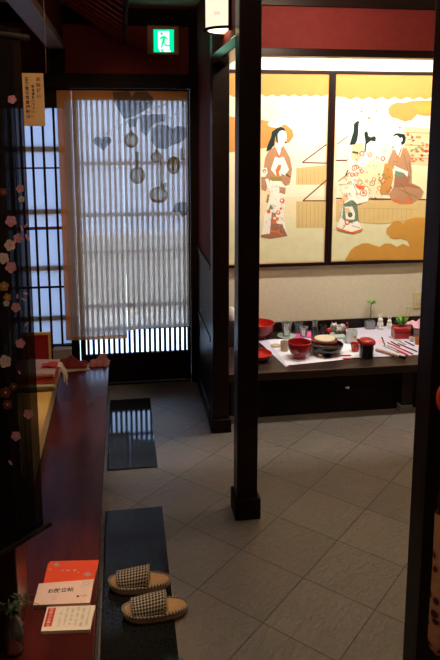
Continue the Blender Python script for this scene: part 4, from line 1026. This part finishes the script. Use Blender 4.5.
# stacked bowls: black, red, pale lid
bt_, k = bowl('wide black lacquer bowl at the bottom of the stacked bowls', 325.5, 353.0, 17.5, 10, 8, 1.5, 'blacklac', 'blacklac')
p = bt_.location.copy(); z1 = p.z+10*k*1.02
def stacked(name, label, cat, R, h, foot, z, mo, mi_, dx=0):
    t = thing(name, label, cat, (p.x+dx, p.y, z)); o, i = bowl_prof(R, h, foot, .8, .7); L1(t, 'outer', k, [(0, 0)]+o, mo, cap=False); L1(t, 'inside', k, [(R, h)]+i+[(0, i[-1][1])], mi_, cap=False); return t
stacked('lacquer_dish', 'red lacquer dish resting on the wide black bowl', 'dish', 13, 4, 7, z1-.2*k, 'redlac', 'redlac', -.008)
t = thing('round_lid', 'round cream lid on top of the stacked bowls', 'lid', (p.x-.008, p.y, z1+3.9*k)); L1(t, 'lid_top', k, [(0, 0), (9.8, 0), (10.4, .8), (10, 1.8), (6, 2.8), (0, 3.0)], 'cream')
# white card
P = [at(334.5, 341, Y=4.0), at(340.5, 336.5, Y=4.02), at(343.8, 342.5, Y=4.0), at(337, 346.5, Y=3.98)]
pc = base(340, 346.5)[0]
tag(MB().box((0, 0, .0236), (.045, .0015, .046), 0, .2, Matrix.Rotation(-.35, 4, 'X')).build('white_card', 'paper', None, loc=(pc.x, pc.y, PZ)), 'small white card leaning beside the stacked bowls', 'card')
# cat figurine and mint box
pc, k = base(337, 333.5, BZ+.0002); ct = thing('cat_figurine', 'lying white and black ceramic cat figurine with red cloth', 'figurine', pc)
M['blackglaze'] = pbr('black_glaze', (.02, .02, .02), .3, .5); M['whiteglz'] = pbr('white_cat_glaze', (.62, .60, .55), .35, .5, noise=(55, (.18, .16, .15), 1, (1, 1, 1)))
bd = MB()
bd.ell((0, 0, 4.6*k), (8*k, 5*k, 4.6*k)).ell((-4.2*k, -2.5*k, 8.2*k), (3.6*k, 3.2*k, 3.4*k)).ell((5*k, -1*k, 7*k), (3.5*k, 3.2*k, 3.2*k)).ell((-6*k, -4.5*k, 1.6*k), (3*k, 1.6*k, 1.5*k))
cb = bd.build('body', 'whiteglz', ct, smooth=True)
for s_ in (-1, 1): MB().lathe([(1.1*k, 0), (0, 2.6*k)], ((-4.2+1.9*s_)*k, -2.3*k, 10.8*k), 8).build('ear', 'whiteglz', cb)
MB().ell((-9*k, -1*k, 3.4*k), (2.6*k, 2.6*k, 3.2*k)).build('red_ball', 'brightred', ct, smooth=True)
MB().tube([(7*k, -1*k, 2*k), (9.6*k, -1*k, 5*k), (10.6*k, 0, 9*k), (10*k, 0, 11*k)], [1.3*k, 1.5*k, 1.2*k, .7*k], 8).build('red_tail', 'brightred', ct, smooth=True)
ey = MB()
for s_ in (-1, 1): ey.ell(((-4.4+1.3*s_)*k, -5.5*k, 8.8*k), (.5*k, .3*k, .6*k), seg=8, rings=5)
ey.build('eyes', 'blackglaze', cb)
pc, k = base(335.5, 341.5, PZ); t = thing('ceramic_box', 'oblong mint green ceramic box in front of the cat figurine', 'box', pc, -.05)
MB().bb(-9.5*k, 9.5*k, -4*k, 4*k, 0, 4.4*k).build('body', 'celadon', t, bevel=.006); MB().bb(-9.8*k, 9.8*k, -4.3*k, 4.3*k, 4.5*k, 6.4*k).build('lid', 'celadon', t, bevel=.006)
# mug with orange mark
t, k = pot('ceramic_mug', 'pale blue white mug with a small orange flower mark', 'mug', 351.5, 342.6, None, None)
L1(t, 'body', k, [(0, 0), (4.6, 0), (5.6, 3), (6.0, 13), (5.3, 13), (5, 3), (4, 1), (0, 1)], 'bluewhite')
f = MB()
for i in range(5):
    a = 2*PI*i/5; f.ell((1.2*k+.9*k*math.cos(a), -5.75*k, 7.2*k+.9*k*math.sin(a)), (.7*k, .3*k, .7*k), seg=8, rings=5)
f.build('flower_mark', pbr('orange_flower', (.70, .26, .03), .5, .3), t, smooth=True)
# little red cup
t, k = pot('sake_cup', 'tiny bright red cup in front of the pale mug', 'cup', 355, 350.8, None, None)
L1(t, 'body', k, [(0, 0), (3.4, 0), (4.9, 8), (4.2, 8), (3, 1.2), (0, 1.2)], 'brightred')
# black cup with red gourd lid
t, k = pot('black_cup', 'black lacquer cup carrying the red spouted bowl', 'cup', 366.3, 356.3, None, None, PZ)
L1(t, 'body', k, [(0, 0), (6.6, 0), (7.0, .6), (7.0, 13), (6.2, 13), (6.2, 1.2), (0, 1.2)], 'blacklac')
t2 = thing('spouted_bowl', 'red lacquer spouted bowl upside down on the black cup', 'bowl', t.location+Vector((0, 0, 13.2*k)))
L1(t2, 'body', k, [(0, 0), (8.2, 0), (8.8, 1.2), (8.5, 2.8), (7.0, 4.6), (5, 5.3), (3.6, 5.7), (0, 5.7)], 'redlac'); MB().tube([(-7.5*k, -1*k, 3*k), (-9.5*k, -1.6*k, 4.4*k), (-10.8*k, -1.8*k, 5.4*k)], [2.2*k, 1.7*k, 1.2*k], 8).build('spout', 'redlac', t2, smooth=True)
# spoons and rest
def spoon(label, a, b, mh, mbowl, z=PZ):
    pa, k = base(*a, z); pb = at(*b, Z=z); L = (pb-pa).length; t = thing('lacquer_spoon', label, 'spoon', pa, math.atan2(pb.y-pa.y, pb.x-pa.x))
    n_ = 16; cup = MB()
    def bw(u, v, dz): a2 = 2*PI*v; r = u; return (.02+.024*r*math.cos(a2), .014*r*math.sin(a2), .003+.006*r*r+dz)
    cup.grid(lambda u, v: bw(.02+.98*u, v, 0), 5, n_).grid(lambda u, v: bw(.02+.98*u, v, .0022), 5, n_); cup.build('spoon_bowl', mbowl, t, smooth=True)
    MB().tube([(.040, 0, .0105), (.06, 0, .011), (L*.6, 0, .0085), (L, 0, .0045)], [.0030, .0032, .0038, .0042], 8).build('handle', mh, t, smooth=True)
spoon('black bowled spoon with red handle near the white sheet edge', (325, 358.3), (351, 356.0), 'redlac', 'blacklac')
spoon('red spoon with black handle end in front of the black cup', (343, 360.2), (366, 358.9), 'blacklac', 'brightred')
pc, k = base(321, 357.5, PZ); t = thing('chopstick_rest', 'little tan animal shaped chopstick rest beside the spoons', 'chopstick rest', pc)
MB().ell((0, 0, 1.7*k), (2.4*k, 1.5*k, 1.7*k)).ell((-1.7*k, -.3*k, 3.2*k), (1.3*k, 1.2*k, 1.3*k)).ell((1.8*k, 0, 2.6*k), (.9*k, .9*k, 1.1*k)).build('body', 'tan', t, smooth=True)
# chopsticks
def stick(label, a, b, mat, tip, r0=.0044, lift=.0):
    pa = at(*a, Z=PZ+.0045); pb = at(*b, Z=PZ+.0045); d_ = pb-pa; t = thing('chopstick', label, 'chopstick', (pa.x, pa.y, PZ), 0, 'chopsticks fanned out on the lavender sheet')
    q = lambda f: (d_.x*f, d_.y*f, .0045+lift)
    sh_ = MB().tube([q(0), q(.7)], [r0*.8, r0], 8).build('shaft', mat, t, smooth=True); MB().tube([q(.702), q(1)], [r0, r0*1.05], 8).build('handle_end', tip, sh_, smooth=True)
M['mintlac'] = pbr('mint_lacquer', (.28, .48, .40), .3, .5); M['pinklac'] = pbr('pink_lacquer', (.62, .16, .22), .3, .5)
for lab, a, b, m1, m2, lf in (('red chopstick lying longest in the middle of the fan', (387.4, 342.5), (412.8, 354.0), 'brightred', 'redlac', 0),
                          ('short black chopstick toward the wall side of the fan', (404.9, 341.2), (414, 345.7), 'blacklac', 'blacklac', 0),
                          ('pale mint chopstick behind the long red one', (395, 338.8), (406, 344.6), 'mintlac', 'mintlac', 0),
                          ('mint chopstick right behind the brown roll', (383.0, 345.5), (399, 352.6), 'mintlac', 'mintlac', 0),
                          ('pink chopstick between the mint one and the long red one', (387.0, 345.0), (407.5, 354.3), 'pinklac', 'pinklac', 0),
                          ('dark red chopstick with black end at the floral bag side', (398, 343.3), (417, 351.6), 'redlac', 'blacklac', 0), ('tan chopstick along the wall side edge of the lavender sheet', (389, 336.6), (401, 341.2), 'brown', 'brown', 0), ('bright red chopstick crossing near the black end of the roll', (397, 350.5), (410, 356.3), 'brightred', 'brightred', 0), ('slim dark chopstick between the two pale mint ones', (391, 341.5), (399.5, 346.2), 'darkred', 'blacklac', 0)):
    stick(lab, a, b, m1, m2, lift=lf)
pa, pb = at(376, 349.6, Z=PZ+.010), at(405.5, 358.3, Z=PZ+.010)
t = thing('cloth_roll', 'brown patterned roll with a black end at the front of the chopsticks', 'roll', (pa.x, pa.y, PZ)); d_ = pb-pa
MB().tube([(0, 0, .0105), (d_.x*.80, d_.y*.80, .0105)], .0095, 14).build('roll', 'brown', t, smooth=True); MB().tube([(d_.x*.805, d_.y*.805, .0105), (d_.x, d_.y, .0105)], .0102, 14).build('end_cap', 'blacklac', t, smooth=True)
pa, pb = at(381.8, 338.5, Z=PZ+.02), at(385, 345, Z=PZ+.005)
t = thing('hair_clip', 'dark clip lying with one end raised left of the mint chopsticks', 'clip', (pb.x, pb.y, PZ)); MB().tube([(0, 0, .003), (pa.x-pb.x, pa.y-pb.y, .028)], [.0028, .005], 8).build('body', 'blacklac', t, smooth=True)
paper('small pink paper slip at the clip', ((375.5, 341.5), (380, 339), (386, 341.5), (380, 344)), PZ, 'palepink', .0006)
# sprout in a glass
t, k = pot('plant_glass', 'square clear glass with a leafy sprout against the alcove wall', 'plant', 369.5, 328.5, None, None, BZ+.0042)
MB().bb(-4.6*k, 4.6*k, -3.5*k, 3.5*k, 0, 1.2*k).bb(-4.6*k, -4*k, -3.5*k, 3.5*k, 1.2*k, 8*k).bb(4*k, 4.6*k, -3.5*k, 3.5*k, 1.2*k, 8*k).bb(-4*k, 4*k, -3.5*k, -3*k, 1.2*k, 8*k).bb(-4*k, 4*k, 3*k, 3.5*k, 1.2*k, 8*k).build('glass_body', 'glass', t)
MB().tube([(-.8*k, 0, 1.3*k), (-.6*k, 0, 10*k), (1*k, 0, 14*k), (.6*k, 0, 20*k), (1*k, 0, 27*k)], [.6*k, .6*k, .45*k, .35*k, .3*k], 6).build('stem', 'stalk', t, smooth=True)
def leaves(t, k, c, n, l, mat, seed, tilt=.35):
    random.seed(seed); mb = MB()
    for i in range(n):
        a = 2*PI*i/n+random.uniform(-.2, .2); L = l*k*random.uniform(.8, 1.15); e = random.uniform(.1, tilt)
        d_ = Vector((math.cos(a), math.sin(a), e)); w_ = Vector((-math.sin(a), math.cos(a), 0))*L*.26; o = Vector(c)*k
        mb.add([o, o+d_*L*.35+w_*.8+Vector((0, 0, L*.1)), o+d_*L*.7+w_, o+d_*L-Vector((0, 0, L*.08)), o+d_*L*.7-w_, o+d_*L*.35-w_*.8+Vector((0, 0, L*.1))], [(0, 1, 2, 3), (0, 3, 4, 5)])
    mb.build('leaf_cluster', mat, t, smooth=True, recalc=False)
leaves(t, k, (1, 0, 26), 6, 5.6, 'leaf', 3, .5); leaves(t, k, (1, 0, 25), 5, 5.4, 'leaf', 9, 1.6)
# rabbit figurines
M['rabbit'] = pbr('white_rabbit_glaze', (.74, .74, .70), .4, .4)
def rabbit(label, px, py, sc, rz):
    p, k = base(px, py, BZ+.0042); k *= sc; t = thing('rabbit_figurine', label, 'figurine', p, rz, 'white rabbit figurines')
    MB().ell((0, 0, 3.4*k), (2.9*k, 2.6*k, 3.4*k)).ell((-.3*k, -.6*k, 7.4*k), (2.2*k, 2.1*k, 2.1*k)).ell((-1.2*k, -2.0*k, .9*k), (1*k, 1.3*k, .9*k)).ell((1.2*k, -2.0*k, .9*k), (1*k, 1.3*k, .9*k)).build('body', 'rabbit', t, smooth=True); rb = t.children[0]
    for s_ in (-1, 1): MB().ell((-.3*k+1.1*s_*k, -.2*k, 10.8*k), (.65*k, .5*k, 2.2*k), mat=Matrix.Rotation(.18*s_, 4, 'Y')).build('ear', 'rabbit', rb, smooth=True)
    for s_ in (-1, 1): MB().ell((-.3*k+.8*s_*k, -2.5*k, 7.8*k), (.28*k, .2*k, .32*k), seg=8, rings=5).build('eye', 'ink', rb)
rabbit('taller white rabbit figurine beside the sprout glass', 380, 328.6, 1.2, .2)
rabbit('smaller white rabbit figurine beside the red chest planter', 389.3, 328.2, .98, -.15)
# red barrel chest planter
pc, k = base(402, 337.3, BZ+.0042); t = thing('chest_planter', 'red half round chest planter with a green plant', 'planter', pc, -.12)
def half_barrel(x0, x1, r, z0, h): 
    pts = [(-r, 0), (r, 0), (r, h*.55)]+[(r*math.cos(PI*i/10), h*.55+(h*.45)*math.sin(PI*i/10)) for i in range(1, 10)]+[(-r, h*.55)]
    return MB().prism([(x0, a, z0+b) for a, b in pts], (x1-x0, 0, 0))
half_barrel(-9.5*k, 6.5*k, 6*k, 0, 13*k).build('body', 'redlac', t, smooth=False); half_barrel(6.55*k, 9.5*k, 6.2*k, 0, 13.2*k).build('end_panel', 'blacklac', t)
MB().bb(-9.6*k, 6.4*k, -6.25*k, -6.02*k, 6.4*k, 7.2*k).build('trim_band', 'darkred', t)
leaves(t, k, (-1.5, 0, 13.2), 13, 7.0, 'leaf', 6, 1.8)
for dx in (3.2, 5.6):
    st_ = MB(); st_.tube([(dx*k*.6, 0, 12.8*k), (dx*k, 0, 22*k), ((dx+.8)*k, 0, 30*k)], [.35*k, .3*k, .25*k], 5); st_.build('yellow_stem', 'ystalk', t)
    MB().ell(((dx+.8)*k, 0, 30.6*k), (.8*k, .7*k, .8*k), seg=8, rings=6).build('bud', 'ystalk', t, smooth=True)
crumple('cloth_bundle', 'pale pink cloth bundle behind the red chest planter', 'cloth', at(415, 326, Z=BZ).x, at(415, 326, Z=BZ).y-.02, BZ+.0042, .16, .11, .07, 'palepink', 3, -.3)
t, k = pot('sake_cup', 'tiny white cup at the foot of the red chest planter', 'cup', 411.5, 341.5, None, None, PZ); L1(t, 'body', k, [(0, 0), (2, 0), (2.6, 4.5), (2.2, 4.5), (1.7, .8), (0, .8)], 'cream')
t, k = pot('sake_cup', 'tiny orange cup nearest the wide post', 'cup', 417.5, 344.3, None, None, PZ); L1(t, 'body', k, [(0, 0), (2.4, 0), (3.2, 7), (2.7, 7), (2, .8), (0, .8)], pbr('orange_glaze', (.62, .16, .03), .4, .4))
# jar seen between the posts
p = at(231.5, 345, Z=BZ); k = mpp(p); t = thing('white_jar', 'pale jar on the bench glimpsed between the two posts', 'jar', p)
L1(t, 'body', k, [(0, 0), (7, 0), (7.5, 2), (7.5, 22), (5, 26), (0, 26)], 'blackglaze'); L1(t, 'lid', k, [(4, 26.2), (4.5, 28), (4.3, 36), (2, 39), (0, 39)], 'white')
# switch plate
s0, s1 = at(415, 292, Y=4.498), at(420.5, 308, Y=4.498)
t = thing('switch_plate', 'small yellowish switch plate on the alcove wall below the right painting', 'switch', ((s0.x+s1.x)/2, 4.4995, s1.z)); h_ = s0.z-s1.z
MB().bb(-.035, .035, -.007, 0, 0, h_).build('plate', 'plastic', t, bevel=.002); MB().bb(-.012, .012, -.011, -.007, h_*.3, h_*.7).build('rocker', 'cream', t, bevel=.001)

# ================================================================= LIGHT
W = bpy.data.worlds.new('world'); S.world = W; W.use_nodes = True
bgd = W.node_tree.nodes['Background']; bgd.inputs[0].default_value = (.44, .63, 1.0, 1); bgd.inputs[1].default_value = 6.4
def lamp(name, kind, loc, energy, col, size=.1, rot=(0, 0, 0), sy=None, spread=None):
    l = bpy.data.lights.new(name, kind); l.energy = energy; l.color = col
    o = bpy.data.objects.new(name, l); COL.objects.link(o); o.location = loc; o.rotation_euler = rot
    if kind == 'AREA':
        l.shape = 'RECTANGLE'; l.size = size; l.size_y = sy or size
        if spread: l.spread = spread
    elif kind == 'SUN': l.angle = size
    else: l.shadow_soft_size = size
    return o
lamp('sun', 'SUN', (0, 8, 5), 14, (1, .97, .92), .02, (math.radians(22), math.radians(38), 0))
# fluorescent batten hidden behind the header, washing the paintings
MBt = MB().bb(.75, 2.45, 3.77, 3.84, 2.50, CEIL-.001)
bl_ = tag(MBt.build('strip_light', 'white'), 'long white strip light behind the red header wall', 'lamp')
lamp('strip_glow', 'AREA', (1.6, 3.805, 2.49), 53, (1, .93, .83), 1.7, (math.radians(34), 0, 0), .05)
# the paper wall lamp
lamp('wall_lamp_glow', 'POINT', (.425, 3.10, 2.49), 3, (1, .74, .46), .03)
# warm ceiling lamps of the entrance, one over the ledge, one over the tiles
lamp('entrance_lamp_glow', 'POINT', (-.2, 1.0, 2.5), 20, (1, .60, .33), .10)
lamp('ceiling_lamp_glow', 'POINT', (.95, 2.85, 2.40), 25, (1, .78, .56), .05)

def aim(o, p):
    o.rotation_euler = (Vector(p)-o.location).to_track_quat('-Z', 'Y').to_euler()
sp_l = lamp('door_fill_spot', 'SPOT', (.20, 1.9, 2.45), 85, (1, .55, .26), .05); sp_l.data.spot_size = math.radians(40); sp_l.data.spot_blend = .8; aim(sp_l, (-.1, 4.4, 1.30))  # added spot without a fixture, warming the front of the beige curtain
sp_l = lamp('ledge_fill_spot', 'SPOT', (-.10, 2.32, 2.5), 92, (1, .70, .46), .04); sp_l.data.spot_size = math.radians(24); sp_l.data.spot_blend = .9; aim(sp_l, (-.21, 2.07, .2))  # spot put in to brighten the booklets without lifting the floor

sp_l = lamp('table_fill_spot', 'SPOT', (-.2, 2.45, 2.5), 60, (1, .70, .42), .04); sp_l.data.spot_size = math.radians(30); sp_l.data.spot_blend = .9; aim(sp_l, (-.5, 3.6, .35))  # extra spot with no known lamp, brightening the textiles and low table

for (x, z, w_, h_) in ((.065, 1.1, .80, 1.95), (-.605, 1.1, .50, 1.65)):
    pl = lamp('daylight_portal', 'AREA', (x, 4.66, z), 1, (1, 1, 1), w_, (-PI/2, 0, 0), h_); pl.data.cycles.is_portal = True
